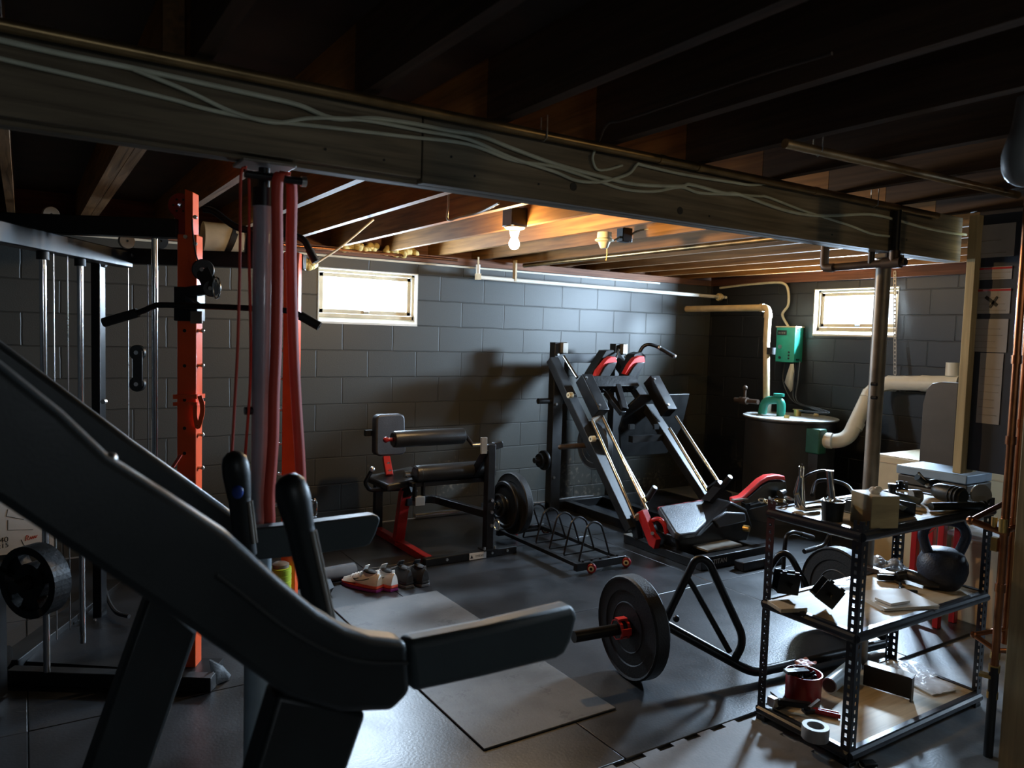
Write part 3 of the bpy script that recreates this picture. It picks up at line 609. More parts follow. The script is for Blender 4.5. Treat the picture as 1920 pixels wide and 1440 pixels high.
MB().cbox((PX, 1.965, 1.893), (.13, .09, .022)).build('head_plate', M['galv'], t, bv=.003)
for y in (720, 745):
    q = P(1634, y, Y=1.94); MB().cyl(q + V((0, -.025, 0)), q + V((0, 0, 0)), .008).build('bolt', M['bsteel'], t)
MB().cbox((PX, 1.975, .018), (.12, .07, .01)).build('base_plate', M['galv'], t, bv=.002)

# ================================================================== right wall: sewage basin, its pipes and control box
TX, TY, TZ, TR = 5.50, 4.13, .872, .375
t = thing('sump_tank', (TX, TY, 0), 'round black sump tank with pale steel lid against the navy wall', 'tank')
MB().lathe([(0, .014), (TR - .01, .014), (TR - .01, TZ - .03), (TR, TZ - .02), (TR, TZ - .008), (0, TZ - .008)], (TX, TY, 0), seg=40).build('basin', M['tank'], t)
MB().lathe([(0, TZ - .008), (TR + .012, TZ - .008), (TR + .012, TZ + .004), (0, TZ + .004)], (TX, TY, 0), seg=40).build('lid', M['tanklid'], t, bv=.002)
q = P(1495, 780, Z=TZ + .004)
MB().cyl(q, q + V((0, 0, .05)), .03).cyl(q + V((0, 0, .05)), q + V((0, 0, .058)), .04).build('cable_gland', M['brass'], t)
q = P(1475, 784, Z=TZ + .004); MB().cyl(q, q + V((0, 0, .025)), .022).build('plug', M['brass'], t)
q = P(1530, 781, Z=TZ + .004); MB().ball(q + V((0, 0, .012)), .022).build('wing_nut', M['porcelain'], t)
e1 = P(1464, 780, Z=TZ + .004)
MB().tube(fillet([e1, e1 + V((0, 0, .14)), e1 + V((-.02, .16, .12)), e1 + V((-.02, .18, .0))], .06), .036, 16).cyl(e1 + V((0, .03, .165)), e1 + V((0, .03, .19)), .045).build('check_valve', M['green'], t)
q = e1 + V((-.03, .22, .10))
MB().tube([q, q + V((-.02, .24, .0))], .022).tube([q + V((-.01, .14, 0)), q + V((-.01, .14, .11))], .012).cyl(q + V((-.02, .10, 0)), q + V((-.02, .18, 0)), .032).ball(q + V((-.01, .14, .115)), .022).build('gate_valve', M['ironpipe'], t)
q = P(1533, 826, X=5.385)
MB().cbox((q.x - .03, q.y, q.z), (.10, .14, .20)).build('outlet_flange', M['green_d'], t, bv=.01)
MB().box((q.x - .06, q.y - .05, .014), (q.x + .05, q.y + .07, q.z - .10)).build('outlet_support', M['tank'], t)
OUT = q
# vent pipe along the wall and down into the lid
a, e = P(1286, 579, X=5.6), P(1441, 577, X=5.6); f = P(1437, 768, X=5.58); f.z = TZ + .005
t = thing('vent_pipe', f, 'old cream plastic pipe running along the wall and bending down into tank', 'pipe')
MB().tube(fillet([V((5.6, 5.49, e.z)), V((5.6, e.y, e.z)), V((5.59, e.y - .005, 1.5))], .05), .031, 16).build('upper_pipe', M['pvc_old'], t)
MB().tube([V((5.59, e.y - .005, 1.5)), V((5.58, f.y, f.z))], .029, 16).build('lower_pipe', M['pvc_old'], t)
MB().tube([V((5.6, e.y + .09, e.z)), V((5.6, e.y + .055, e.z))], .037, 16).tube([V((5.595, e.y - .003, e.z - .05)), V((5.595, e.y - .003, e.z - .09))], .037, 16).build('elbow_collar', M['pvc_old'], t)
q = P(1446, 658, X=5.59); MB().cyl((5.59, q.y, q.z - .03), (5.59, q.y, q.z + .03), .037).build('rubber_coupling', M['rubberplate'], t)
MB().cyl((5.58, f.y, f.z), (5.58, f.y, f.z + .09), .043).build('lid_collar', M['pvc'], t)
# big white drain pipe
pts = [V((OUT.x + .02, OUT.y - .06, OUT.z)), P(1572, 826, X=5.56), P(1604, 806, X=5.62), P(1630, 745, X=5.70), P(1648, 720, X=5.74), P(1668, 720, X=5.76), P(1700, 720, X=5.76), P(1800, 719, X=5.76)]
t = thing('sewer_pipe', pts[0], 'large white plastic drain pipe curving from the tank along the wall', 'pipe')
MB().tube(fillet([V((OUT.x, OUT.y, OUT.z)), P(1588, 828, X=5.50), P(1640, 718, X=5.80), P(1800, 719, X=5.83)], .16, 8), .058, 20).build('pipe_run', M['pvc'], t)
for (x, y, X_, d) in ((1553, 826, 5.41, (.3, -1, 0)), (1604, 797, 5.59, None), (1630, 742, 5.73, None), (1672, 719, 5.83, (0, 1, 0)), (1735, 719, 5.83, (0, 1, 0))):
    q = P(x, y, X=X_); dd = V(d) if d else (P(1630, 742, X=5.73) - P(1604, 797, X=5.59)).normalized()
    MB().cyl(q - dd * .03, q + dd * .03, .0635).build('coupling', M['pvc'], t)
q = P(1693, 719, X=5.83); MB().cyl(q + V((0, .012, 0)), q + V((0, -.012, 0)), .0655).build('hose_clamp', M['zinc'], t)
q = P(1786, 705, X=5.83); MB().cyl(q, q + V((0, 0, .10)), .05).build('stub', M['pvc'], t)
e = P(1678, 702, X=5.84); a = V((5.914, P(1677, 512, X=5.91).y, 2.10))
mb = MB(); n = 26
for s in (-.009, .009): mb.bar(a + V((0, s, 0)), e + V((0, s, 0)), .006, .002, (1, 0, 0))
for k in range(n + 1): mb.bar(a.lerp(e, k / n) + V((0, -.009, 0)), a.lerp(e, k / n) + V((0, .009, 0)), .012 if k % 1 == 0 else 0, .002, (1, 0, 0))
tag(mb.build('hanger_strap', M['galv'], flat=True), 'perforated metal strap hanging in front of the right window', 'strap')
# control box, its cable, conduit and hanging tag
a, e = P(1490, 645, X=5.83), P(1455, 645, X=5.83); z1, z0 = P(1472, 613, X=5.83).z, P(1472, 679, X=5.83).z
t = thing('control_box', (5.83, a.y, z0), 'green pump control box on the navy wall above the tank', 'control box')
bx = MB().box((5.83, a.y, z0), (5.948, e.y, z1)).build('housing', M['green'], t, bv=.004)
MB().box((5.825, a.y - .008, z1 - .004), (5.948, e.y + .008, z1 + .008)).build('lid_flange', M['porcelain'], t)
yc = (a.y + e.y) / 2; hy = (e.y - a.y)
MB().box((5.827, yc - hy * .05, z1 - .075), (5.831, yc + hy * .45, z1 - .03)).build('name_plate', M['bsteel_m'], t)
for k in range(4): MB().box((5.825, yc + hy * (.02 + .1 * k), z1 - .062), (5.828, yc + hy * (.07 + .1 * k), z1 - .045)).build('plate_mark', M['galv'], t)
q = V((5.83, yc + hy * .25, (z0 + z1) / 2 - .02)); MB().cyl(q + V((.002, 0, 0)), q + V((-.014, 0, 0)), .018).build('dial', M['zinc'], t)
for k in range(3):
    MB().cyl((5.831, yc - hy * .22, z0 + .035 + .028 * k), (5.825, yc - hy * .22, z0 + .035 + .028 * k), .009, seg=12).build('pilot_light', M['bsteel_m'], t)
MB().cyl((5.831, yc + hy * .25, z0 + .04), (5.822, yc + hy * .25, z0 + .04), .013).build('button', M['bsteel_m'], t)
for zz in (z0 + .02, z1 - .03): MB().box((5.86, a.y - .006, zz), (5.90, a.y + .001, zz + .012)).build('hinge', M['bsteel_m'], t)
pts = [V((5.90, yc + .03, z1 + .005)), P(1467, 590, X=5.91), P(1478, 572, X=5.92), P(1478, 545, X=5.92), P(1470, 532, X=5.92), P(1450, 530, X=5.92), P(1400, 534, X=5.92), P(1350, 540, X=5.92)]
tag(MB().tube(smooth_pts(pts), .012, 10).build('electric_cable', M['cable_w']), 'white cable rising from the green box and along the wall top', 'cable')
q0, q1 = P(1487, 680, X=5.84), P(1480, 732, X=5.80)
s = [[P(x, y, X=5.82 + .01 * k) for x, y in r] for k, r in enumerate((((1482, 682), (1488, 682)), ((1476, 700), (1489, 696)), ((1471, 717), (1488, 715)), ((1482, 735), (1485, 732))))]
tag(MB().grid(s).build('paper_tag', M['paper'], solid=.002), 'white paper tag hanging below the green control box', 'paper tag')
mb = MB()
for k, (x, X_) in enumerate(((1472, 5.86), (1492, 5.88), (1500, 5.88))):
    mb.tube(smooth_pts([P(x, 678, X=X_), P(x - 4, 715, X=5.80), P(1486 + 4 * k, 752, X=5.72), P(1520 + 6 * k, 765, X=5.6), P(1545 + 5 * k, 775, X=5.55), q0 * 0 + P(1498 + 2 * k, 770, X=5.52)]), .006, 8)
tag(mb.build('electric_cable', M['bsteel_m']), 'black cords running from the control box to the tank lid', 'cord')
# tall taupe panel with a rounded corner
X_ = 4.62; yl, yr = P(1727, 800, X=X_).y, P(1792, 800, X=X_).y; zt = P(1760, 716, X=X_).z
pts = [V((X_, yl, .0135)), V((X_, yr, .0135)), V((X_, yr, zt)), V((X_, yl - .10, zt)), V((X_, yl - .05, zt - .012)), V((X_, yl - .018, zt - .05)), V((X_, yl, zt - .14))]
tag(MB().prism(pts, (.06, 0, 0)).build('tall_panel', M['darkpanel'], bv=.006), 'tall taupe panel with a rounded corner left of the notice wall', 'panel')
# notices on the partition
def notice(y0, y1, x0, x1, label, lines, icon=None, red=False, dark='paper_d'):
    A, B = P(x0, y0, X=3.7), P(x1, y1, X=3.7); zt, zb = P((x0 + x1) / 2, y0, X=3.7).z, P((x0 + x1) / 2, y1, X=3.7).z
    t = thing('notice', (3.7045, A.y, zb), label, 'notice')
    ya, yb = max(A.y, B.y), min(A.y, B.y)
    MB().box((3.7025, yb, zb), (3.7045, ya, zt)).build('sheet', M[dark], t)
    n = lines
    for k in range(n):
        z = zb + (zt - zb) * (.12 + .76 * k / max(1, n)); wd = random.uniform(.55, .85)
        MB().box((3.7005, ya - (ya - yb) * (.08 + wd), z), (3.7025, ya - (ya - yb) * .08, z + .0025)).build('print_line', M['galv'], t)
    if red:
        MB().box((3.7005, yb, zt - .012), (3.7025, ya, zt - .003)).build('red_stripe', M['red'], t)
    if icon:
        z = (zt + zb) / 2; y = (ya + yb) / 2
        MB().bar((3.7015, y + .03, z + .02), (3.7015, y - .02, z - .02), .002, .014, (0, 1, 0)).bar((3.7015, y - .02, z + .02), (3.7015, y + .01, z - .03), .002, .010, (0, 1, 0)).build('pictogram', M['ink'], t)
notice(420, 482, 1836, 1900, 'topmost plain notice on the navy partition', 2)
notice(500, 524, 1832, 1896, 'narrow notice strip second from the top on the navy partition', 2, red=True)
notice(541, 588, 1830, 1892, 'notice with a red stripe and a pictogram on the navy partition', 3, icon=True, red=True)
notice(598, 660, 1822, 1886, 'wide notice with lines of print below the pictogram notice', 4)
notice(662, 795, 1838, 1872, 'long narrow notice lowest on the navy partition', 7)
# ================================================================== leg extension machine
def plate(name, c, axis, r, th, label, m='rubberplate', hub=.03, group=None, style='bumper'):
    """weight plate: rubber disc with raised rim and steel hub, or spoked iron plate"""
    c = V(c); t = thing(name, c - V((0, 0, r)), label, 'weight plate', group)
    if style == 'bumper':
        pr = [(hub, -th * .36), (r * .46, -th * .36), (r * .48, -th * .40), (r * .50, -th * .36), (r * .70, -th * .36), (r * .72, -th * .42), (r * .93, -th * .42), (r * .97, -th * .5), (r, -th * .38), (r, th * .38), (r * .97, th * .5), (r * .93, th * .42), (r * .72, th * .42), (r * .70, th * .36), (r * .50, th * .36), (r * .48, th * .40), (r * .46, th * .36), (hub, th * .36)]
    else:
        pr = [(hub, -th * .5), (r * .3, -th * .5), (r * .34, -th * .2), (r * .82, -th * .2), (r * .86, -th * .5), (r * .97, -th * .5), (r, -th * .3), (r, th * .3), (r * .97, th * .5), (r * .86, th * .5), (r * .82, th * .2), (r * .34, th * .2), (r * .3, th * .5), (hub, th * .5)]
    MB().lathe(pr, c, axis, 44, closed=True).build('disc', M[m], t, ang=30)
    a = V(axis).normalized() * th * .53
    MB().lathe([(hub - .004, -th * .52), (hub + .012, -th * .52), (hub + .012, th * .52), (hub - .004, th * .52)], c, axis, 24, closed=True).build('hub', M['iron'], t)
    return t
BX0, BX1, BY = 2.13, 2.82, 4.27
LE = thing('leg_extension_machine', (2.45, 4.6, .0135), 'black leg extension machine with padded rollers, square back pad and red frame', 'exercise machine')
Z0 = .0135
MB().box((BX0, BY - .025, Z0), (BX1, BY + .025, Z0 + .05)).build('front_crossbar', M['bsteel'], LE, bv=.004)
q0, q1 = P(880, 1038, Y=BY - .026), P(911, 1055, Y=BY - .026)
lp = MB().box((q0.x, BY - .029, Z0 + .003), (q1.x, BY - .0255, Z0 + .047)).build('label_plate', M['galv'] if False else M['white'], LE)
text('brand_lettering', 'SYEDEE', .019, M['ink'], ((q0.x + q1.x) / 2 + .012, BY - .0297, Z0 + .023), (1, 0, 0), (0, 0, 1), LE)
xm = q0.x + .018
MB().prism([(xm - .012, BY - .0297, Z0 + .012), (xm + .010, BY - .0297, Z0 + .012), (xm - .001, BY - .0297, Z0 + .036)], (0, .0005, 0)).build('brand_emblem', M['ink'], LE)
for x in (2.28, 2.62, 2.74):
    MB().cyl((x, BY - .034, Z0 + .03), (x, BY - .024, Z0 + .03), .009, seg=12).build('bolt', M['zinc'], LE)
MB().box((2.155, BY + .025, Z0), (2.205, 5.12, Z0 + .05)).build('base_rail', M['red'], LE, bv=.004)
MB().box((2.15, 5.12, Z0), (2.21, 5.17, .42)).build('rear_upright', M['bsteel'], LE, bv=.004)
f, u = P(746, 1014, X=2.18), P(760, 917, X=2.18)
MB().bar(f + V((0, 0, -.02)), u, .055, .07, (1, 0, 0)).build('seat_post', M['red'], LE, bv=.004)
MB().bar(f + V((0, .08, 0)), f + V((0, -.07, .0)), .07, .012, (0, 0, 1)).build('post_foot', M['red'], LE)
ux, uy = 2.60, BY
ut = P(912, 833, Y=uy).z
MB().box((ux - .028, uy - .028, Z0 + .05), (ux + .028, uy + .028, ut)).build('upright', M['bsteel'], LE, bv=.004)
MB().box((ux - .05, uy - .045, Z0 + .05), (ux + .05, uy + .045, Z0 + .058)).build('foot_flange', M['bsteel'], LE)
for s in (-.04, .04): MB().cyl((ux + s, uy - .03, Z0 + .055), (ux + s, uy - .03, Z0 + .075), .008, seg=10).build('bolt', M['zinc'], LE)
for z in (.23, .32, .40): MB().cyl((ux + .005, uy - .04, z), (ux + .005, uy - .026, z), .011, seg=12).build('bolt', M['zinc'], LE)
sz = P(760, 917, X=2.18).z
MB().path(fillet([V((2.18, u.y, sz - .09)), V((2.40, 4.72, sz - .09)), V((ux, uy + .02, sz - .13))], .08), .05, .05).build('frame_arm', M['bsteel'], LE, bv=.003)
# lower roller (seat side) and its cradle
ya = 4.42
a, e = P(777, 889, Y=ya), P(911, 880, Y=ya)
rl = MB().lathe([(0, 0), (.045, 0), (.054, .008), (.056, .02), (.056, e.x - a.x - .02), (.054, e.x - a.x - .008), (.045, e.x - a.x), (0, e.x - a.x)], a, (1, 0, 0), 24).build('thigh_roller', M['vinyl'], LE)
MB().lathe([(.0565, .03), (.0575, .034), (.0565, .038)], a, (1, 0, 0), 24).build('seam', M['vinyl'], rl); bpy.data.objects['seam'].matrix_parent_inverse = Matrix.Identity(4)
MB().bar(a + V((-.03, 0, -.065)), e + V((0, 0, -.065)), .06, .03).build('roller_cradle', M['bsteel'], LE, bv=.004)
MB().cyl(e + V((-.03, .0, -.01)), e + V((.035, 0, -.01)), .075, seg=28).build('cam_plate', M['bsteel'], LE)
# seat
a2, e2 = P(714, 902, Y=4.62), P(778, 885, Y=4.62)
MB().cbox(((a2.x + e2.x) / 2 + .03, 4.66, e2.z - .045), (.34, .36, .05), (1, 0, .12)).build('seat', M['vinyl'], LE, bv=.015, seg=3)
q = P(766, 889, Y=4.45); MB().cyl(q + V((-.03, 0, 0)), q + V((.05, 0, -.004)), .022).build('chrome_collar', M['chrome'], LE)
MB().bar(V((2.18, u.y, sz - .03)), V((2.20, 4.6, sz + .02)), .06, .06).build('seat_bracket', M['bsteel'], LE, bv=.004)
q = P(785, 930, Y=4.40)
for s in (-.03, .03): MB().box((q.x + s - .006, 4.38, q.z - .03), (q.x + s + .006, 4.42, q.z + .09)).build('adjuster_bracket', M['bsteel'], LE)
MB().box((q.x - .035, 4.375, q.z - .06), (q.x + .035, 4.42, q.z)).build('adjuster_plate', M['greypad'], LE, bv=.003)
# back pad
yb = 4.80; p0, p1 = P(705, 856, Y=yb), P(763, 776, Y=yb)
pts = [V((x, yb, z)) for x, z in ((p0.x + .03, p0.z), (p1.x - .03, p0.z), (p1.x - .008, p0.z + .01), (p1.x, p0.z + .03), (p1.x - .012, p1.z - .03), (p1.x - .022, p1.z - .01), (p1.x - .045, p1.z), (p0.x + .03, p1.z), (p0.x + .008, p1.z - .01), (p0.x, p1.z - .03), (p0.x, p0.z + .03), (p0.x + .008, p0.z + .01))]
MB().prism(pts, (-.01, .065, 0)).build('back_pad', M['vinyl_b'], LE, bv=.012, seg=3)
MB().box((p0.x - .05, yb + .06, (p0.z + p1.z) / 2 - .01), (p0.x + .05, yb + .10, (p0.z + p1.z) / 2 + .03)).build('pad_stub', M['bsteel'], LE)
q0, q1 = P(724, 858, Y=yb + .02), P(730, 893, Y=yb - .1)
MB().bar(q0, q1, .05, .04).build('pad_support', M['red'], LE, bv=.004)
for k in (.3, .7): 
    q = q0.lerp(q1, k); MB().cyl(q + V((0, -.03, 0)), q + V((0, -.02, 0)), .012).build('bolt', M['zinc'], LE)
# side handle
hp = fillet([P(748, 917, Y=4.62), P(692, 919, Y=4.55), P(684, 905, Y=4.5), P(698, 880, Y=4.45)], .03)
MB().tube(hp, .0135).build('side_handle', M['bsteel'], LE); MB().ball(hp[-1], .018).build('handle_end', M['zinc'], LE)
# upper roller on its arm
yu = 4.42; a, e = P(736, 824, Y=yu), P(869, 818, Y=yu); ln = e.x - a.x
MB().lathe([(0, 0), (.043, 0), (.052, .008), (.054, .02), (.054, ln - .02), (.052, ln - .008), (.043, ln), (0, ln)], a, (1, 0, 0), 24).build('ankle_roller', M['vinyl'], LE)
MB().cyl(a + V((-.045, 0, 0)), a + V((.01, 0, 0)), .012).ball(a + V((-.045, 0, 0)), .019).build('roller_knob', M['redcup'], LE)
k1, k2 = P(886, 834, Y=yu - .04), P(908, 832, Y=yu - .08)
MB().tube([e, e + V((.02, 0, 0)), k1, k2], .014).build('roller_arm', M['bsteel'], LE)
MB().cyl(k1 + V((-.01, -.02, .0)), k2 + V((.0, -.02, 0)), .010).build('arm_pin', M['zinc'], LE)
q0, q1 = P(901, 820, Y=uy - .03), P(911, 850, Y=uy - .03)
MB().box((q0.x, uy - .045, q1.z), (q1.x, uy - .03, q0.z)).build('arm_plate', M['galv'], LE, bv=.002)
MB().bar((ux - .02, uy, ut - .03), (ux - .05, uy + .13, ut - .22), .03, .05).build('lever_arm', M['bsteel'], LE, bv=.003)
q = P(933, 834, Y=uy); MB().cbox((q.x, uy, q.z), (.06, .05, .045), (1, 0, .2)).build('counterweight', M['iron'], LE, bv=.004)
MB().bar((ux, uy, q.z - .005), (q.x, uy, q.z), .03, .03).build('counterweight_arm', M['bsteel'], LE)
# loading horn with three plates
hz = .330; hy = 4.37
MB().cyl((ux + .02, hy, hz), (2.98, hy, hz), .024).build('loading_horn', M['chrome'], LE)
MB().bar((ux, uy + .02, hz), (ux + .03, hy, hz), .05, .05).build('horn_bracket', M['bsteel'], LE)
plate('weight_plate', (2.86, hy, hz), (1, 0, 0), .215, .055, 'large rubber weight plate on the outer end of the leg machine horn', group=None)
plate('weight_plate', (2.795, hy, hz - .005), (1, 0, 0), .165, .032, 'shiny-rimmed iron weight plate on the leg machine horn', m='iron', style='iron')
plate('weight_plate', (2.745, hy, hz - .01), (1, 0, 0), .085, .03, 'small iron weight plate innermost on the leg machine horn', m='iron', style='iron')
# ring collar below
q = P(931, 990, Y=4.3); MB().tube([q + V((.0, math.cos(k * .4488) * .035, math.sin(k * .4488) * .035 + .02)) for k in range(14)], .006, 8, closed=True).build('weight_hook', M['zinc'], LE)

# ================================================================== plate rack on castors
RK = thing('plate_rack', (3.1, 4.1, .0135), 'low black wire plate rack on red castors, empty', 'plate rack')
rx0, rx1, ry0, ry1, rz = 2.90, 3.285, 3.67, 4.62, .055
for x in (rx0 + .02, rx1 - .02):
    MB().box((x - .018, ry0 + .03, rz), (x + .018, ry1, rz + .025)).build('side_rail', M['bsteel'], RK, bv=.003)
MB().box((rx0 - .01, ry0, rz - .02), (rx1 + .01, ry0 + .035, rz + .03)).build('end_bar', M['bsteel'], RK, bv=.003)
MB().box((rx0 - .01, ry1 - .02, rz - .02), (rx1 + .01, ry1 + .015, rz + .03)).build('end_bar', M['bsteel'], RK, bv=.003)
apz = P(1117, 980, Y=3.77).z
for k in range(6):
    y = 3.77 + .162 * k; xa, xb = rx0 + .085, rx1 - .045
    if k % 2: xa, xb = xa + .0, xb
    h = apz - .004 * k
    pts = [V((xa, y, rz + .01)), V((xa + .055, y + .015, h - .06)), V((xa + .08, y + .02, h - .02)), V(((xa + xb) / 2, y + .022, h)), V((xb - .08, y + .02, h - .02)), V((xb - .055, y + .015, h - .06)), V((xb, y, rz + .01))]
    MB().tube(smooth_pts(pts, 5), .0065, 8).build('wire_arch', M['bsteel'], RK)
    MB().bar((xa, y, rz + .006), (xb, y, rz + .006), .012, .008).build('cross_wire', M['bsteel'], RK)
for k in range(5):
    MB().cyl((rx0 + .05 + .07 * k, ry0 + .017, rz + .03), (rx0 + .05 + .07 * k, ry0 + .017, rz + .042), .009, seg=6).build('bolt', M['bsteel_m'], RK)
for x in (rx0 + .10, rx1 + .005):
    for y in (ry0 + .02, ry1 - .05):
        c = V((x, y - .028 if y < 4 else y, .0135 + .031))
        cs = MB().lathe([(.010, -.013), (.026, -.013), (.031, -.008), (.031, .008), (.026, .013), (.010, .013)], c, (-.8, -.75, 0), 22, closed=True).build('castor', M['redcup'], RK)
        sub_of(MB().lathe([(0, -.0145), (.018, -.0145), (.018, .0145), (0, .0145)], c, (-.8, -.75, 0), 18).build('wheel_hub', M['porcelain'], RK), cs)
        sub_of(MB().lathe([(0, -.0165), (.009, -.0165), (.009, .0165), (0, .0165)], c, (-.8, -.75, 0), 12).build('axle', M['iron'], RK), cs)
        sub_of(MB().bar(c + V((-.004, .0, .0345)), c + V((.004, 0, .0345)), .05, .006).build('fork', M['zinc'], RK), cs)
# ================================================================== hack squat / leg press
HS = thing('hack_squat_machine', (4.1, 4.3, .0135), 'large black hack squat machine with chrome guide rods and red pads', 'exercise machine')
XL1, XR1 = 3.80, 4.46                       # uprights
zt = P(1045, 642, Y=5.2).z
for x in (XL1, XR1):
    MB().box((x - .05, 5.16, Z0), (x + .05, 5.24, zt)).build('rear_upright', M['bsteel_m'], HS, bv=.004)
    MB().box((x + .052, 5.13, zt - .09), (x + .058, 5.24, zt + .002)).build('top_bracket', M['galv'], HS)
    MB().box((x + .005, 5.12, zt - .085), (x + .055, 5.16, zt - .002)).build('end_cap', M['galv'], HS)
    for z in (zt - .10, zt - .22, zt - .52, .30):
        MB().cyl((x - .02, 5.15, z), (x - .02, 5.162, z), .011, seg=12).build('bolt', M['zinc'], HS)
MB().box((XL1 - .05, 5.17, Z0), (XR1 + .05, 5.23, Z0 + .07)).build('rear_crossbar', M['bsteel'], HS, bv=.004)
MB().box((XL1 + .05, 5.18, zt - .17), (XR1 - .05, 5.22, zt - .09)).build('top_crossbar', M['bsteel_m'], HS, bv=.004)
for x in (3.95, 4.36):
    MB().box((x - .035, 3.9, Z0), (x + .035, 5.17, Z0 + .07)).build('base_rail', M['bsteel'], HS, bv=.004)
for x in (3.70, 4.33):
    MB().box((x - .035, 3.43, Z0), (x + .035, 4.12, Z0 + .06)).build('front_rail', M['bsteel'], HS, bv=.004)
    MB().box((x - .034, 4.02, Z0 + .06), (x + .034, 4.12, Z0 + .064)).build('rail_cap', M['galv'], HS)
a, e = P(1283, 1052, Y=3.40), P(1412, 1036, Y=3.40)
MB().box((3.665, 3.36, Z0), (4.365, 3.43, Z0 + .085)).build('front_crossbar', M['bsteel'], HS, bv=.005)
q = P(1347, 1046, Y=3.358)
text('brand_lettering', 'TITAN', .045, M['white'], (q.x + .02, 3.3592, Z0 + .045), (1, 0, 0), (0, 0, 1), HS)
MB().lathe([(.014, 0), (.021, 0), (.021, .001), (.014, .001)], (q.x - .075, 3.3595, Z0 + .045), (0, -1, 0), 24, closed=True).box((q.x - .082, 3.3588, Z0 + .045), (q.x - .068, 3.3595, Z0 + .056)).build('brand_emblem', M['white'], HS)
MB().box((3.9, 3.22, Z0), (4.30, 3.30, Z0 + .06)).build('step_bar', M['bsteel'], HS, bv=.005)
MB().cyl((4.12, 3.215, .05), (4.12, 3.222, .05), .012).build('bolt', M['zinc'], HS)
MB().cbox((4.02, 3.56, Z0 + .075), (.34, .16, .012)).build('tread_plate', M['galv'], HS)
# inclined beams and polished guide rods
def guide(xb, rods, top, bot):
    MB().bar((xb, top.y, top.z), (xb, bot.y, bot.z), .07, .085, (1, 0, 0)).build('inclined_beam', M['bsteel_m'], HS, bv=.004)
    for p, q in rods: MB().cyl(p, q, .0135, seg=14).build('guide_rod', M['rod'], HS)
tl, bl = P(1050, 668, X=3.69), P(1205, 985, X=3.69)
r1 = (P(1111, 790, X=3.60), P(1191, 972, X=3.60)); r2 = (P(1128, 778, X=3.69), P(1213, 957, X=3.69))
guide(3.65, [r1, r2, (P(1057, 668, X=3.69), P(1082, 708, X=3.69)), (r2[0] + V((.04, -.01, -.09)), r2[1] + V((.02, .03, .05)))], tl + V((0, .05, -.03)), bl + V((0, .06, -.04)))
for p, q in ((r1[0], r2[0]), (r1[1], r2[1])): MB().bar(p, q, .022, .04).build('rod_clamp', M['galv'], HS)
tr, br_ = P(1165, 660, X=4.40), P(1340, 925, X=4.40)
r3 = (P(1255, 803, X=4.30), P(1326, 920, X=4.30)); r4 = (P(1267, 781, X=4.40), P(1347, 904, X=4.40))
guide(4.36, [r3, r4, (P(1173, 668, X=4.40), P(1181, 680, X=4.40))], tr + V((0, .05, -.03)), br_ + V((0, .04, -.04)))
for p, q in ((r3[1], r4[1]),): MB().bar(p, q, .022, .04).build('rod_clamp', M['bsteel'], HS)
gdir = (r2[0] - r2[1]).normalized(); gn = V((1, 0, 0)).cross(gdir).normalized()
if gn.y > 0: gn = -gn
# sled: side carriages, plates, shoulder pads, handles
for x, p in ((3.66, P(1108, 745, X=3.66)), (4.38, P(1235, 745, X=4.38))):
    sl = MB().bar(p + gdir * .17 + gn * .02, p - gdir * .17 + gn * .02, .11, .10, (1, 0, 0)).build('sled_carriage', M['bsteel'], HS, bv=.005)
    for k in (-.13, .13): sub_of(MB().cyl(p + gdir * k + gn * .07 + V((-.03, 0, 0)), p + gdir * k + gn * .085 + V((-.03, 0, 0)), .011, seg=12).build('bolt', M['zinc'], HS), sl)
for x, y in ((1069, 741), (1111, 823)):
    q = P(x, y, X=3.57); MB().lathe([(.009, -.02), (.022, -.02), (.024, -.014), (.024, .018), (.009, .018)], q, (1, 0, 0), 20, closed=True).build('guide_roller', M['porcelain'], HS)
    MB().cyl(q + V((-.012, 0, 0)), q + V((.06, 0, 0)), .009).build('roller_axle', M['bsteel'], HS)
fp0, fp1 = P(1103, 712, Y=4.72), P(1192, 709, Y=4.72)
MB().cbox(((fp0.x + fp1.x) / 2, 4.74, fp0.z - .04), (fp1.x - fp0.x, .10, .10), (1, 0, 0), (0, .6, .8)).build('sled_plate', M['iron'], HS, bv=.003)
mb = MB()
for k in range(7):
    for j in range(2):
        x = fp0.x + (fp1.x - fp0.x) * (.12 + .125 * k); c = V((x + .02 * j, 4.74, fp0.z - .03 - .04 * j)) + V((0, -.045, -.01))
        mb.bar(c + V((-.012, 0, -.006 if (k + j) % 2 else .006)), c + V((.012, 0, .006 if (k + j) % 2 else -.006)), .006, .006)
mb.build('tread_pattern', M['iron'], HS)
for red, blk, bk in (
    (((1117, 706), (1121, 695), (1138, 674), (1146, 669), (1156, 670), (1157, 679), (1152, 690), (1142, 707)), ((1124, 707), (1134, 689), (1142, 681), (1157, 679), (1153, 690), (1143, 707)), ((1104, 710), (1137, 657), (1150, 656), (1160, 668), (1140, 712))),
    (((1171, 702), (1180, 685), (1190, 672), (1200, 668), (1208, 668), (1210, 678), (1204, 690), (1192, 707)), ((1177, 707), (1188, 689), (1196, 680), (1210, 679), (1204, 690), (1192, 708)), ((1172, 710), (1190, 664), (1202, 660), (1212, 668), (1196, 712)))):
    MB().prism([P(x, y, Y=4.79) for x, y in red], (.004, .05, .004)).build('shoulder_pad', M['redvinyl'], HS, bv=.005)
    MB().prism([P(x, y, Y=4.77) for x, y in blk], (0, .03, 0)).build('pad_face', M['vinyl'], HS, bv=.005)
    MB().prism([P(x, y, Y=4.86) for x, y in bk], (0, .10, 0)).build('pad_plate', M['bsteel'], HS, bv=.004)
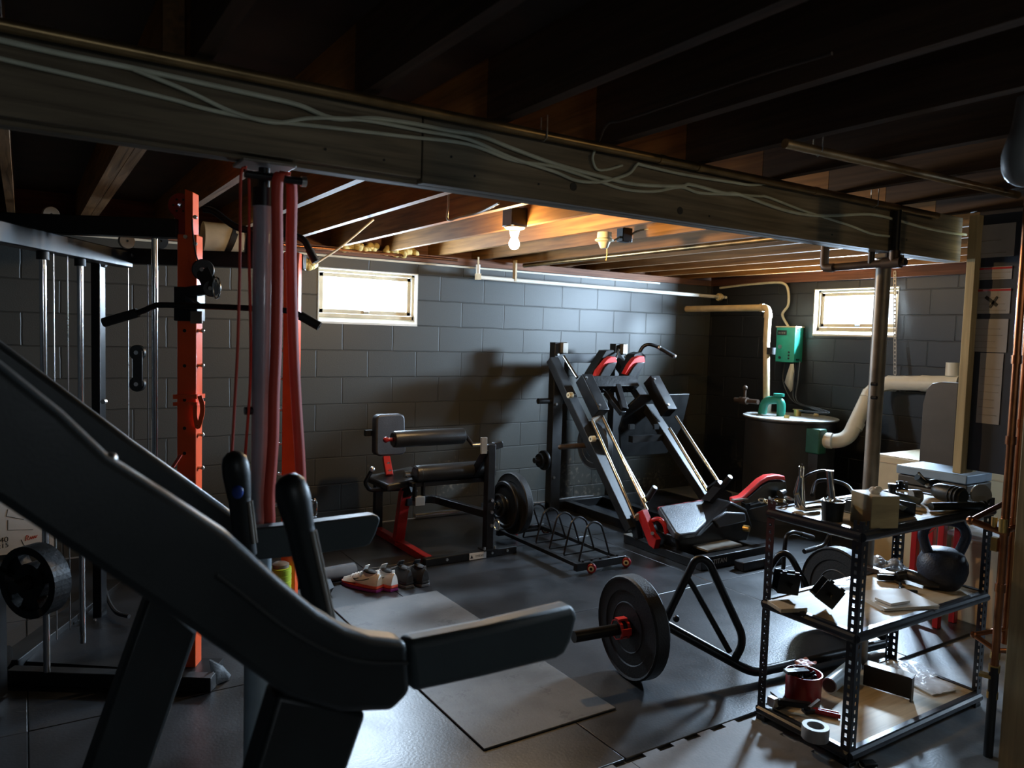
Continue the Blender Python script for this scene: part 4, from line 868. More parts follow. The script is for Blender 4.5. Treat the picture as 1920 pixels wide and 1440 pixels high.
hp = [P(1199, 661, Y=4.9), P(1206, 650, Y=4.88), P(1218, 646, Y=4.84), P(1236, 652, Y=4.8), P(1264, 668, Y=4.72)]
MB().tube(smooth_pts(hp, 6), .0155, 12).build('sled_handle', M['bsteel'], HS)
MB().tube([P(1237, 652, Y=4.798), P(1263, 667.5, Y=4.722)], .019, 12).build('handle_grip', M['rubberplate'], HS)
for x, y, yy in ((1236, 651.5, 4.80), (1264, 668, 4.72)):
    q = P(x, y, Y=yy); MB().ball(q, .020).build('grip_ring', M['zinc'], HS)
MB().tube([P(1161, 655, Y=4.86), P(1154, 673, Y=4.80)], .008).ball(P(1154, 673, Y=4.80), .012).build('safety_lever', M['chrome'], HS)
for (x0, y0, x1, y1) in ((1137, 736, 1168, 776), (1157, 722, 1171, 768)):
    MB().bar(P(x0, y0, Y=4.7), P(x1, y1, Y=4.5), .04, .05, (1, 0, 0)).build('sled_strut', M['bsteel'], HS, bv=.003)
# foot platform of the leg press
c = P(1243, 740, Y=4.62); xa, xb = P(1192, 742, Y=4.62).x, P(1293, 737, Y=4.62).x
dn = V((0, .30, -.95)).normalized()
pl = [V((xa + .05, c.y, c.z)), V((xb, c.y, c.z)), V((xb + .02, c.y, c.z)) + dn * .30, V((xb - .07, c.y, c.z)) + dn * .56, V((xa + .02, c.y, c.z)) + dn * .56, V((xa - .08, c.y, c.z)) + dn * .30, V((xa - .07, c.y, c.z)) + dn * .12]
MB().prism(pl, (0, .02, .006)).build('foot_platform', M['bsteel_m'], HS, bv=.004)
q = P(1204, 822, Y=4.45); MB().cyl(q + V((-.045, 0, .0)), q + V((.045, 0, .002)), .022).build('chrome_sleeve', M['chrome'], HS)
MB().bar(q + V((-.12, .0, 0)), q + V((.35, 0, 0)), .05, .05).build('platform_axle', M['bsteel'], HS)
for x in (1184, 1230): 
    q = P(x, 800, Y=4.46); MB().cbox(q, (.05, .02, .04)).build('platform_lug', M['iron'], HS)
# loading horns
q = P(1113, 834, X=3.72)
MB().cyl(V((3.40, q.y, q.z)), V((3.80, q.y, q.z)), .020).ball(V((3.40, q.y, q.z)), .020).build('loading_horn', M['ironpipe'], HS)
plate('weight_plate', (3.73, q.y, q.z - .005), (1, 0, 0), .19, .055, 'black bumper plate on the left horn behind the hack squat guide rods')
for z, L, yy in ((P(1020, 752, Y=5.2).z, .13, 5.2), (P(1020, 862, Y=5.2).z, .15, 5.2)):
    MB().cyl((XL1 - .05 - L, yy, z), (XL1 - .05, yy, z), .024).build('storage_peg', M['bsteel_m'], HS)
z2 = P(1020, 862, Y=5.2).z
MB().cyl((XL1 + .05, 5.2, P(1120, 750, Y=5.2).z), (XL1 + .2, 5.2, P(1120, 750, Y=5.2).z), .024).build('storage_peg', M['bsteel_m'], HS)
plate('weight_plate', (XL1 - .10, 5.2, z2 - .004), (1, 0, 0), .085, .026, 'small iron plate on a low peg of the hack squat upright', m='iron', style='iron')
plate('weight_plate', (XL1 - .14, 5.2, z2 - .004), (1, 0, 0), .060, .024, 'smallest iron plate, outermost on the low hack squat peg', m='iron', style='iron')
# lower seat: red bracket, side plates, back pad, red shoulder pad, short handles
rb = [P(x, y, X=3.62) for x, y in ((1192, 962), (1204, 956), (1216, 985), (1221, 1000), (1230, 1012), (1226, 1030), (1216, 1022), (1206, 996))]
MB().prism(rb, (.05, 0, 0)).build('seat_bracket', M['red'], HS, bv=.004)
q = P(1223, 1000, X=3.63)
MB().tube(smooth_pts([P(1210, 991, X=3.66), P(1222, 977, X=3.67), P(1236, 974, X=3.69), P(1246, 984, X=3.70), P(1250, 1000, X=3.71)]), .017, 12).build('red_hoop', M['red'], HS)
MB().cyl(P(1223, 1000, X=3.60), P(1223, 1000, X=3.62), .012).build('bolt', M['zinc'], HS)
MB().prism([P(x, y, X=3.72) for x, y in ((1226, 975), (1240, 975), (1268, 1010), (1268, 1035), (1252, 1038), (1240, 1010))], (.02, 0, 0)).build('side_plate', M['bsteel_m'], HS)
pn = V((0, -.42, .91)).normalized(); pc = P(1292, 970, Y=3.72)
top = [PP(x, y, pc, pn) for x, y in ((1236, 949), (1250, 946), (1325, 936), (1336, 936), (1352, 953), (1306, 998), (1276, 1003), (1266, 998))]
MB().prism(top, -pn * .055).build('seat_pad', M['vinyl_b'], HS, bv=.014, seg=3)
low = [PP(x, y, pc - pn * .058, pn) for x, y in ((1233, 950), (1338, 933), (1358, 955), (1310, 1004), (1272, 1008), (1262, 1002))]
MB().prism(low, -pn * .02).build('pad_backing', M['redcup'], HS, bv=.004)
body = [P(x, y, Y=3.62) for x, y in ((1268, 1006), (1312, 1000), (1356, 957), (1372, 940), (1402, 955), (1412, 985), (1402, 1015), (1380, 1034), (1330, 1040), (1275, 1040))]
MB().prism(body, (.0, .22, .0)).build('seat_body', M['bsteel'], HS, bv=.02, seg=3)
MB().prism([P(x, y, Y=3.60) for x, y in ((1340, 975), (1362, 960), (1398, 962), (1400, 978), (1350, 990))], (0, .03, 0)).build('side_pad', M['vinyl_b'], HS, bv=.01)
q = P(1394, 990, Y=3.58); MB().cyl(q, q + V((.015, -.04, 0)), .022, seg=10).build('adjuster_knob', M['brass'], HS)
rp = [(1376, 936), (1392, 932), (1410, 916), (1426, 901), (1440, 893), (1456, 891), (1472, 893)]
up_ = [P(x, y, Y=3.5) for x, y in rp]; dn_ = [P(x + 1, y + 8, Y=3.5) for x, y in rp][::-1]
MB().prism(up_ + dn_, (.03, .07, 0)).build('shoulder_pad', M['redvinyl'], HS, bv=.008, seg=3)
bb = [P(x, y, Y=3.51) for x, y in ((1392, 941), (1410, 926), (1427, 911), (1441, 903), (1474, 902), (1476, 925), (1440, 938), (1400, 946))]
MB().prism(bb, (.03, .07, 0)).build('pad_body', M['vinyl'], HS, bv=.008)
MB().bar(P(1374, 938, Y=3.5), P(1400, 935, Y=3.5), .03, .012).build('pad_bracket', M['galv'], HS)
MB().tube([P(1402, 948, Y=3.55), P(1470, 932, Y=3.5)], .03, 12).build('pad_tube', M['bsteel'], HS)
MB().cyl(P(1462, 927, Y=3.47), P(1472, 922, Y=3.47), .03, .02).build('tube_knob', M['vinyl_b'], HS)
for (x0, y0, x1, y1, X_) in ((1206, 948, 1228, 914, 3.74), (1340, 930, 1369, 894, 4.40)):
    p, q = P(x0, y0, X=X_), P(x1, y1, X=X_)
    MB().cyl(p, q, .021).build('short_handle', M['rubberplate'], HS); d_ = (q - p).normalized(); MB().cyl(q, q + d_ * .004, .016).build('handle_end', M['zinc'], HS)
MB().bar(P(1330, 935, X=4.36), P(1352, 905, X=4.36), .05, .05).build('handle_mount', M['bsteel'], HS, bv=.004)
MB().prism([P(x, y, Y=3.75) for x, y in ((1330, 940), (1352, 915), (1372, 925), (1372, 945), (1352, 955))], (0, .08, 0)).build('side_plate', M['bsteel'], HS)
MB().bar((3.95, 3.80, .12), (3.95, 3.80, .22), .08, .08).bar((3.95, 3.80, Z0 + .065), (4.36, 3.80, Z0 + .065), .06, .05).build('seat_column', M['bsteel'], HS, bv=.004)
for x in (3.66, 4.36): MB().bar((x + .04, bl.y + .05, Z0 + .05), (x, bl.y + .05, .24), .05, .06, (0, 1, 0)).build('beam_foot', M['bsteel'], HS, bv=.003)
# barbell lying along the wall behind
t = thing('barbell', (3.7, 5.36, .0135), 'pale steel barbell lying on the floor along the block wall', 'barbell')
a, e = V((2.6, 5.40, .0135 + .025)), V((4.36, 5.34, .0135 + .025))
MB().cyl(a, e, .014).build('bar', M['chrome'], t)
MB().cyl(a.lerp(e, .0), a.lerp(e, .30), .025).cyl(a.lerp(e, .74), e, .025).build('sleeve', M['chrome'], t); MB().cyl(a.lerp(e, .29), a.lerp(e, .31), .038 - .013).build('sleeve_collar', M['chrome'], t)

# ================================================================== open trap bar with two plates
Lc = V((2.235, 2.43, .2385)); ax = V((.993, -.115, 0)).normalized(); Rc = Lc + ax * 1.28
TB = thing('trap_bar', Lc + ax * .64 - V((0, 0, .2385)), 'black open trap bar with triangular lifting stands', 'trap bar')
MB().cyl(Lc - ax * .30, Lc + ax * .10, .025).build('sleeve', M['bsteel'], TB); MB().cyl(Rc - ax * .10, Rc + ax * .28, .025).build('sleeve', M['bsteel'], TB)
MB().cyl(Lc + ax * .05, Lc + ax * .065, .04).build('sleeve_flange', M['bsteel'], TB); MB().cyl(Rc - ax * .065, Rc - ax * .05, .04).build('sleeve_flange', M['bsteel'], TB)
A = Lc + ax * .10; B = P(1412, 1262, Z=.05); Cc = B + ax * .90; Cc.z = .05; D_ = Rc - ax * .10
MB().tube(fillet([A - ax * .03, A + ax * .05, B, Cc, D_ - ax * .05, D_ + ax * .03], .06), .0215, 14).build('frame_tube', M['bsteel'], TB)
def tri(A, B, pts, r, nm, Bz=None):
    n = (B - A).cross(V((0, 0, 1))).normalized()
    w_ = [PP(x, y, A, n) for x, y in pts]
    MB().tube(fillet(w_, .05, 6), r, 12).build(nm, M['bsteel'], TB)
tri(A, V((B.x, B.y, A.z)), [(1248, 1163), (1303, 1050), (1318, 1047), (1330, 1056), (1391, 1188), (1391, 1212), (1377, 1237)], .0175, 'stand_tube')
tri(A + ax * .01, V((B.x, B.y, A.z)) + ax * .01, [(1289, 1083), (1300, 1100), (1368, 1222)], .013, 'stand_brace')
tri(D_, V((Cc.x, Cc.y, A.z)), [(1438, 1072), (1460, 1040), (1473, 1036), (1484, 1046), (1512, 1098), (1520, 1130)], .0165, 'stand_tube')
MB().cyl(A + ax * .02, A + ax * .05, .03).build('pivot', M['bsteel'], TB)
q = P(1268, 1160, Z=.24); MB().ball(q, .016).build('lock_pin', M['iron'], TB)
plate('weight_plate', Lc, ax, .225, .075, 'big black bumper plate on the trap bar sleeve standing on the worn mat edge')
plate('weight_plate', Rc, ax, .225, .075, 'big black bumper plate on the trap bar seen through the metal shelf')
cl = thing('barbell_collar', Lc - ax * .06 - V((0, 0, .04)), 'red and black lock collar on the trap bar sleeve', 'collar')
MB().lathe([(.027, -.022), (.040, -.022), (.040, .022), (.027, .022)], Lc - ax * .062, ax, 8, closed=True).build('ring', M['bplastic'], cl)
MB().lathe([(.0405, -.024), (.046, -.024), (.046, -.012), (.0405, -.012)], Lc - ax * .062, ax, 8, closed=True).lathe([(.0405, .012), (.046, .012), (.046, .024), (.0405, .024)], Lc - ax * .062, ax, 8, closed=True).cbox(Lc - ax * .062 + V((0, 0, .045)), (.048, .03, .008), ax, V((-ax.y, ax.x, 0))).cbox(Lc - ax * .062 + V((-ax.y, ax.x, 0)) * -.044, (.048, .008, .03), ax, V((-ax.y, ax.x, 0))).build('red_frame', M['redvinyl'], cl)
# low curved handles beyond the trap bar
for pts, lab in (([(1470, 1040), (1474, 1004), (1486, 997), (1524, 1008)], 'black low handle bar with a rubber grip, left of the pair behind the shelf'), ([(1556, 1000), (1548, 1018), (1540, 1024), (1508, 1034)], 'black low handle bar with a rubber grip, right of the pair behind the shelf')):
    w_ = [P(x, y, Y=3.05) for x, y in pts]; zl = min(p.z for p in w_)
    t = thing('push_up_bar', (w_[0].x, 3.05, Z0), lab, 'push-up bar', None)
    base = V((w_[0].x, 3.05, Z0 + .012))
    run = [base] + w_ if pts[0][1] > 1030 else [V((w_[0].x, 3.05, Z0 + .012))] + w_
    MB().tube(fillet(run, .03), .0135, 12).build('tube', M['bsteel'], t)
    MB().tube([w_[-1].lerp(w_[-2], .62), w_[-1]], .0165, 12).build('grip', M['rubberplate'], t)
    MB().box((base.x - .03, 2.95, Z0 + .0005), (base.x + .03, 3.15, Z0 + .014)).build('foot', M['bsteel'], t, bv=.003)
# ================================================================== metal shelf unit
SX0, SX1, SY0, SY1, SH = 2.452, 3.372, 1.52, 1.922, .885
LV = (.058, .487, .850)
SU = thing('metal_shelf', ((SX0 + SX1) / 2, (SY0 + SY1) / 2, 0), 'black slotted metal shelf with three particle-board levels', 'shelf')
def slotted(mb, p, d, wdt, L, n, th=.0022):
    """upright strip of sheet steel with real slots: two rails and the bridges between the slots"""
    p = V(p); d = V(d)
    e = wdt * .36
    nrm = d.cross(V((0, 0, 1)))
    for o in (0, wdt - e): mb.bar(p + d * (o + e / 2), p + d * (o + e / 2) + V((0, 0, L)), th, e, d)
    st = L / n
    for k in range(n): mb.bar(p + d * (wdt / 2) + V((0, 0, st * k)), p + d * (wdt / 2) + V((0, 0, st * k + st * .52)), th, wdt - 2 * e + .002, d)
for x, y, sx, sy in ((SX0, SY0, 1, 1), (SX1, SY0, -1, 1), (SX0, SY1, 1, -1), (SX1, SY1, -1, -1)):
    mb = MB(); slotted(mb, (x, y, .001), (sx, 0, 0), .036, SH, 30); slotted(mb, (x, y, .001), (0, sy, 0), .036, SH, 30)
    mb.build('post', M['shelfsteel'], SU, flat=True)
    MB().box((min(x, x + sx * .038) - .002, min(y, y + sy * .038) - .002, .0002), (max(x, x + sx * .038) + .002, max(y, y + sy * .038) + .002, .012)).build('foot_cap', M['bplastic'], SU)
def ledge(z, x0, x1, y, out, along='x'):
    """rolled shelf beam: upright web, bead along its lower edge, top flange"""
    prof = [(0, z), (0, z - .008), (out * .010, z - .014), (out * .012, z - .026), (out * .008, z - .034), (0, z - .040), (-out * .004, z - .040), (-out * .004, z - .003), (-out * .02, z - .003), (-out * .02, z)]
    if along == 'x': MB().prism([(x0, y + a, b) for a, b in prof], (x1 - x0, 0, 0)).build('shelf_beam', M['shelfsteel'], SU)
    else: MB().prism([(y + a, x0, b) for a, b in prof], (0, x1 - x0, 0)).build('shelf_beam', M['shelfsteel'], SU)
for z in LV:
    ledge(z + .004, SX0 + .004, SX1 - .004, SY0 - .001, -1); ledge(z + .004, SX0 + .004, SX1 - .004, SY1 + .001, 1)
    ledge(z + .004, SY0 + .004, SY1 - .004, SX0 - .001, -1, 'y'); ledge(z + .004, SY0 + .004, SY1 - .004, SX1 + .001, 1, 'y')
    MB().box((SX0 + .004, SY0 + .004, z - .012), (SX1 - .004, SY1 - .004, z)).build('shelf_board', M['ply'], SU, bv=.001)
ZB, ZM, ZT = (z + .0008 for z in LV)
def on(x, y, z): return P(x, y, Z=z)
# ---- top level
c0, cl_, cr_ = on(1632, 992, ZT), on(1595, 980, ZT), on(1680, 984, ZT)
u1 = V((.045, .115, 0)).normalized(); u2 = V((u1.y, -u1.x, 0))
hh = .115
t = thing('tissue_box', c0, 'square tissue box with a printed side and a tissue at the shelf corner', 'tissue box')
cc_ = c0 + u1 * .058 + u2 * .056
MB().cbox(cc_ + V((0, 0, hh / 2)), (.112, .116, hh), u2, u1).build('carton', M['box_print'], t, bv=.002)
MB().cbox(cc_ + V((0, 0, hh + .0008)), (.110, .114, .0014), u2, u1).build('top_panel', M['shoewhite'], t)
mb = MB()
for k in range(5): mb.ball(cc_ + V((random.uniform(-.018, .018), random.uniform(-.012, .012), hh + .009 + .004 * (k % 3))), .017, (1, .8, .7), 8)
mb.build('tissue', M['tissue'], t, ang=60)
q = on(1560, 975, ZT)
t = thing('plastic_tub', q, 'small black tub full of hardware beside the tissue box', 'tub')
MB().lathe([(0, 0), (.036, 0), (.041, .068), (.043, .070), (.043, .073), (.039, .073), (.035, .004), (0, .004)], q, seg=24).build('tub', M['bplastic'], t)
mb = MB()
for k in range(26):
    an = random.uniform(0, 6.28); r = random.uniform(0, .032); c = q + V((math.cos(an) * r, math.sin(an) * r, .062 + random.uniform(0, .016)))
    d_ = V((random.uniform(-1, 1), random.uniform(-1, 1), random.uniform(-.6, .6))).normalized() * .011; mb.cyl(c - d_, c + d_, random.uniform(.003, .006), seg=6)
o = mb.build('hardware', M['zinc'], t); o['kind'] = 'stuff'
p0 = q + V((0, 0, .05)); p1 = P(1555, 884, Y=q.y + .02)
t = thing('chrome_handle', p0, 'short chrome tube standing in the black tub', 'handle')
MB().cyl(p0, p1, .0125).cyl(p1, p1 + V((0, 0, .004)), .015).build('tube', M['chrome'], t)
# chrome cable attachment: two folded handles standing up
q = on(1500, 957, ZT); tp = P(1503, 872, Y=q.y)
t = thing('cable_attachment', q, 'tall chrome cable attachment standing beside the black tub', 'cable attachment')
MB().tube([q + V((0, 0, .012)), q + V((.003, .01, .07)), tp + V((0, 0, -.045))], [.020, .021, .011], 14).build('sleeve', M['chrome'], t)
MB().tube(smooth_pts([tp + V((-.006, 0, -.05)), tp + V((-.008, 0, -.01)), tp, tp + V((.010, 0, -.012)), tp + V((.009, 0, -.05))]), .005, 8).build('swivel', M['chrome'], t)
e = on(1537, 957, ZT)
MB().tube(smooth_pts([P(1494, 926, Y=q.y - .02), P(1505, 952, Y=q.y - .03), q + V((.02, -.03, .012)), e + V((.0, .0, .012))]), .010, 10).build('lower_arm', M['chrome'], t)
MB().ball(q + V((0, 0, .014)), .022, (1, 1, .62)).build('foot', M['chrome'], t)
# snap hooks along the left edge
hk = [(1428, 944), (1436, 946), (1446, 941), (1452, 947), (1463, 944), (1473, 948), (1480, 940)]
for k, (x, y) in enumerate(hk):
    c = on(x, y, ZT) + V((0, 0, .006)); an = random.uniform(0, 3.1); d = V((math.cos(an), math.sin(an), 0)); n = V((-d.y, d.x, .9)).normalized()
    ring = [c + V((0, 0, .006)) + d * (.019 * math.cos(j * .5236)) + n * (.009 * math.sin(j * .5236)) for j in range(12)]
    tag(MB().tube(ring, .0035, 6, closed=True).ball(c + d * .019 + V((0, 0, .005)), .006, seg=8).build('snap_hook', M['brass'] if k in (1, 4) else M['zinc']), 'small metal snap hook in the row along the top shelf left edge', 'snap hook', 'snap hooks on the top shelf')
# dark straps and ropes behind
def blob(pts, r, name, m, label, cat, group=None, seg=12):
    return tag(MB().tube(smooth_pts(pts, 5), r, seg).build(name, M[m]), label, cat, group)
blob([on(1522, 935, ZT) + V((0, 0, .015)), on(1530, 925, ZT) + V((0, 0, .05)), on(1560, 925, ZT) + V((0, 0, .055)), on(1590, 930, ZT) + V((0, 0, .04)), on(1606, 945, ZT) + V((0, 0, .012))], .008, 'rope_handle', 'bplastic', 'black loop of cable behind the black tub', 'cable loop')
blob([on(1500, 930, ZT) + V((-.01, .02, .014)), on(1510, 922, ZT) + V((0, 0, .07)), on(1550, 915, ZT) + V((0, 0, .076)), on(1552, 935, ZT) + V((0, 0, .014))], .006, 'curl_bar', 'bsteel', 'thin black bent handle behind the chrome attachment', 'handle')
blob([on(1655, 955, ZT) + V((-.02, .03, .018)), on(1650, 950, ZT) + V((0, 0.03, .05)), on(1690, 945, ZT) + V((0, 0, .03)), on(1725, 950, ZT) + V((0, 0, .02))], .014, 'lifting_strap', 'jeans', 'black lifting strap heaped behind the tissue box', 'strap')
# open black case with grey cloth
a = on(1688, 985, ZT); e = on(1752, 963, ZT)
t = thing('tool_case', a, 'open black tray lined with grey cloth right of the tissue box', 'tray')
x0, x1, y0, y1 = a.x + .0, a.x + .20, SY0 + .05, SY0 + .23
MB().box((x0, y0, ZT), (x1, y1, ZT + .006)).box((x0, y0, ZT + .006), (x0 + .006, y1, ZT + .05)).box((x1 - .006, y0, ZT + .006), (x1, y1, ZT + .05)).box((x0, y1 - .006, ZT + .006), (x1, y1, ZT + .05)).box((x0, y0, ZT + .006), (x0 + .05, y0 + .006, ZT + .05)).build('tray', M['bplastic'], t, bv=.002)
rows = []
for j in range(5):
    rows.append([V((x0 + .02 + .16 * i / 8, y0 + .01 + .04 * j, ZT + .018 + .024 * math.sin(i * 1.1 + j) ** 2 + .012 * j)) for i in range(9)])
MB().grid(rows).build('cloth', M['jeans'], t, solid=.004, sub=1)
# rolled black handles / grips pile
g = 'grips piled at the back of the top shelf'
t = thing('grip_roll', on(1762, 948, ZT), 'thick black ribbed roll lying across the back of the top shelf', 'roll')
p, e = on(1752, 935, ZT) + V((0, 0, .038)), on(1806, 948, ZT) + V((0, 0, .034))
MB().tube([p.lerp(e, k / 8) for k in range(9)], [.026, .034, .036, .037, .038, .037, .036, .034, .030], 16).build('roll', M['bplastic'], t)
for k in (5, 6, 7): 
    c = p.lerp(e, k / 8); d_ = (e - p).normalized(); MB().cyl(c - d_ * .003, c + d_ * .003, .0395).build('rib', M['rubberplate'], t)
t = thing('grip_roll', on(1800, 962, ZT), 'longer black tube in front of the ribbed roll on the top shelf', 'tube')
p, e = on(1745, 958, ZT) + V((0, 0, .017)), on(1835, 955, ZT) + V((0, -.01, .017)); MB().cyl(p, e, .016).cyl(e, e + (e - p).normalized() * .012, .02).build('tube', M['bplastic'], t)
t = thing('strap_cuff', on(1742, 925, ZT), 'black padded ankle cuff with straps behind the ribbed roll', 'cuff')
p = on(1738, 925, ZT) + V((0, 0, .045)); MB().tube(smooth_pts([p + V((-.05, .02, .03)), p, p + V((.05, -.01, .0)), p + V((.08, -.02, -.02))]), .017, 12).build('cuff', M['bplastic'], t)
MB().tube(smooth_pts([p + V((-.06, .01, .05)), p + V((-.03, 0, .02)), p + V((.0, -.01, -.01))]), .006, 8).build('strap', M['rod'], t)
MB().ball(p + V((-.02, -.01, -.005)), .011).build('buckle', M['zinc'], t)
q = on(1838, 948, ZT); 
t = thing('disc_lid', q, 'grey round disc standing on edge at the right end of top shelf', 'disc')
MB().lathe([(0, -.005), (.042, -.005), (.044, -.002), (.044, .002), (.042, .005), (0, .005)], q + V((0, .0, .0445)), (-.55, -.8, .15), 30).build('disc', M['greypad'], t)
t = thing('spray_bottle', on(1720, 930, ZT), 'black squat bottle behind the open tray', 'bottle')
q = on(1695, 940, ZT); MB().lathe([(0, 0), (.02, 0), (.021, .05), (.014, .062), (.014, .078), (.016, .08), (.016, .095), (0, .096)], q + V((.01, .0, 0)), seg=18).build('body', M['bplastic'], t)
t.location = q
q = on(1716, 943, ZT); tag(MB().lathe([(0, -.02), (.026, -.02), (.028, -.016), (.028, .016), (.026, .02), (0, .02)], q + V((0, 0, .0285)), (.8, -.5, 0), 22).build('tape_roll', M['greypad']), 'small grey roll standing left of the black cuff', 'roll')
for k, (x0, y0, x1, y1) in enumerate(((1674, 948, 1708, 955), (1690, 952, 1725, 958))):
    tag(MB().bar(on(x0, y0, ZT) + V((0, 0, .004 + .012 * k)), on(x1, y1, ZT) + V((0, 0, .004 + .012 * k)), .016, .006).build('wrench', M['chrome']), ('lower' if k == 0 else 'upper') + ' flat chrome bar crossing behind the tissue box', 'wrench')
# ---- middle level
t = thing('kettlebell', on(1790, 1106, ZM), 'dark blue kettlebell at the right end of the middle shelf', 'kettlebell')
kc = V((3.262, 1.655, ZM))
MB().lathe([(0, 0), (.060, 0), (.072, .012), (.090, .045), (.098, .08), (.096, .11), (.080, .145), (.055, .163), (0, .17)], kc, seg=32).build('body', M['kettle'], t)
hx = V((.80, -.6, 0)).normalized()
hp = [kc + hx * a + V((0, 0, z)) for a, z in ((-.062, .145), (-.080, .19), (-.088, .225), (-.072, .262), (-.03, .282), (.03, .282), (.072, .262), (.088, .225), (.080, .19), (.062, .145))]
MB().tube(smooth_pts(hp, 5), .0205, 14).build('handle', M['kettle'], t)
nrm = V((-hx.y, hx.x, 0)) * -1
# black steel brackets with a wooden block
def bracket(q, ang, sz, tilt, label):
    t = thing('spotter_bracket', q, label, 'bracket'); d = V((math.cos(ang), math.sin(ang), 0)); n = V((-d.y, d.x, 0)); u = (V((0, 0, 1)) * math.cos(tilt) + d * math.sin(tilt)).normalized()
    c = q + V((0, 0, sz * .72))
    MB().cbox(c, (sz, .006, sz * .95), u.cross(n), n).build('side_plate', M['bsteel'], t, bv=.002)
    MB().cbox(c + n * .055, (sz, .006, sz * .95), u.cross(n), n).build('side_plate', M['bsteel'], t, bv=.002)
    MB().cbox(c - u * sz * .42 + n * .0275, (sz * .9, .05, .008), u.cross(n), n).build('web', M['bsteel'], t)
    for k in (-.3, .3): MB().cbox(c + u * sz * .5 + u.cross(n) * sz * k + n * .0, (.016, .008, .014), u.cross(n), n).build('tab', M['bsteel'], t)
    MB().cyl(c - n * .035, c + n * .08, .0085).build('pin', M['bsteel_m'], t)
    return t
tag(MB().cbox(on(1486, 1148, ZM) + V((.02, .04, .008)), (.11, .10, .016), (.9, -.35, 0), (.35, .9, 0)).build('wood_block', M['ply'], bv=.002), 'flat wooden block under the left black bracket on middle shelf', 'block')
bracket(on(1488, 1140, ZM) + V((.02, .04, .0166)), -.5, .085, .12, 'black steel bracket sitting on a wooden block at left of middle shelf')
bracket(on(1552, 1146, ZM) + V((.0, -.005, .004)), -.62, .085, .62, 'tilted black steel bracket on the middle shelf behind the corner post')
q = on(1577, 1098, ZM)
tag(MB().cbox(q + V((0, 0, .007)), (.12, .06, .012), (.9, -.4, 0), (.4, .9, 0)).build('wrapped_pad', M['bag'], bv=.004), 'small plastic-wrapped white pad behind the tilted bracket', 'pad')
# papers
d, n = V((.93, -.37, 0)).normalized(), V((.37, .93, 0)).normalized()
pc = (on(1622, 1135, ZM) + on(1745, 1128, ZM)) / 2 + n * .03
t = thing('paper_stack', pc, 'stack of loose white papers on the middle shelf', 'papers')
for k in range(4): MB().cbox(pc + V((random.uniform(-.006, .006), random.uniform(-.006, .006), .002 + .003 * k)), (.245, .20, .0026), V((d.x, d.y + random.uniform(-.06, .06), 0)), V((n.x, n.y, 0))).build('sheet', M['paper'], t)
c = on(1673, 1128, ZM + .014)
tag(MB().cbox(c + V((0, 0, .006)), (.105, .075, .010), (.95, -.15, 0), (.15, .95, 0)).build('note_pad', M['bag'] if False else M['paper'], bv=.001), 'small thick note pad lying on the white papers', 'note pad')
# bag of parts, long bracket behind it
for k, (x, y, sx, lab) in enumerate(((1645, 1060, .10, 'clear bag of small parts at the back of middle shelf, left one'), (1685, 1068, .09, 'clear bag of small parts at the back of middle shelf, right one'))):
    c = on(x, y, ZM); t = thing('parts_bag', c, lab, 'bag')
    rows = [[c + V((sx * (i / 6 - .5), .09 * (j / 5 - .5) + .02 * k, .004 + .05 * math.sin(math.pi * i / 6) * math.sin(math.pi * j / 5) + .010 * math.sin(i * 2.3 + j * 1.7))) for i in range(7)] for j in range(6)]
    MB().grid(rows).build('film', M['bag'], t, sub=1)
    mb = MB()
    for m_ in range(14):
        p = c + V((random.uniform(-.35, .35) * sx, random.uniform(-.03, .03) + .02 * k, .008 + random.uniform(0, .018))); d_ = V((random.uniform(-1, 1), random.uniform(-1, 1), .2)).normalized() * .012; mb.cyl(p - d_, p + d_, .005, seg=6)
    o = mb.build('contents', M['zinc'], t); o['kind'] = 'stuff'
a, e = on(1622, 1068, ZM) + V((0, 0, .012)), on(1692, 1090, ZM) + V((0, 0, .012))
tag(MB().bar(a, e, .035, .020).build('long_bracket', M['ironpipe'], bv=.002), 'long dark metal piece in front of the bags of parts', 'bracket')
# bicycle seat like strap bundle
t = thing('squat_pad', on(1735, 1105, ZM), 'black curved padded strap lying in front of the kettlebell', 'pad')
pts = [on(1680, 1092, ZM) + V((0, 0, .028)), on(1700, 1092, ZM) + V((0, 0, .034)), on(1720, 1098, ZM) + V((0, 0, .033)), on(1745, 1106, ZM) + V((0, 0, .026)), on(1766, 1108, ZM) + V((-.02, 0, .026))]
MB().tube(smooth_pts(pts, 5), [.012 + .013 * math.sin(math.pi * min(1, k / 20 + .12)) for k in range(len(smooth_pts(pts, 5)))], 14).build('pad', M['vinyl'], t)
MB().tube(smooth_pts([pts[0] + V((-.01, 0, -.02)), pts[0] + V((-.02, -.03, -.022)), on(1690, 1108, ZM) + V((0, 0, .006)), on(1720, 1112, ZM) + V((0, 0, .006))]), .006, 8).build('strap', M['bplastic'], t)
t = thing('caliper', on(1660, 1085, ZM), 'dark clamp with a shiny jaw behind the white papers', 'clamp')
a = on(1645, 1088, ZM) + V((0, 0, .014)); e = on(1685, 1090, ZM) + V((0, 0, .014)); MB().bar(a, e, .022, .022).build('body', M['bsteel'], t, bv=.003); MB().bar(a + V((.01, -.0, .018)), e + V((0, 0, .018)), .018, .008).build('jaw', M['zinc'], t, bv=.002)
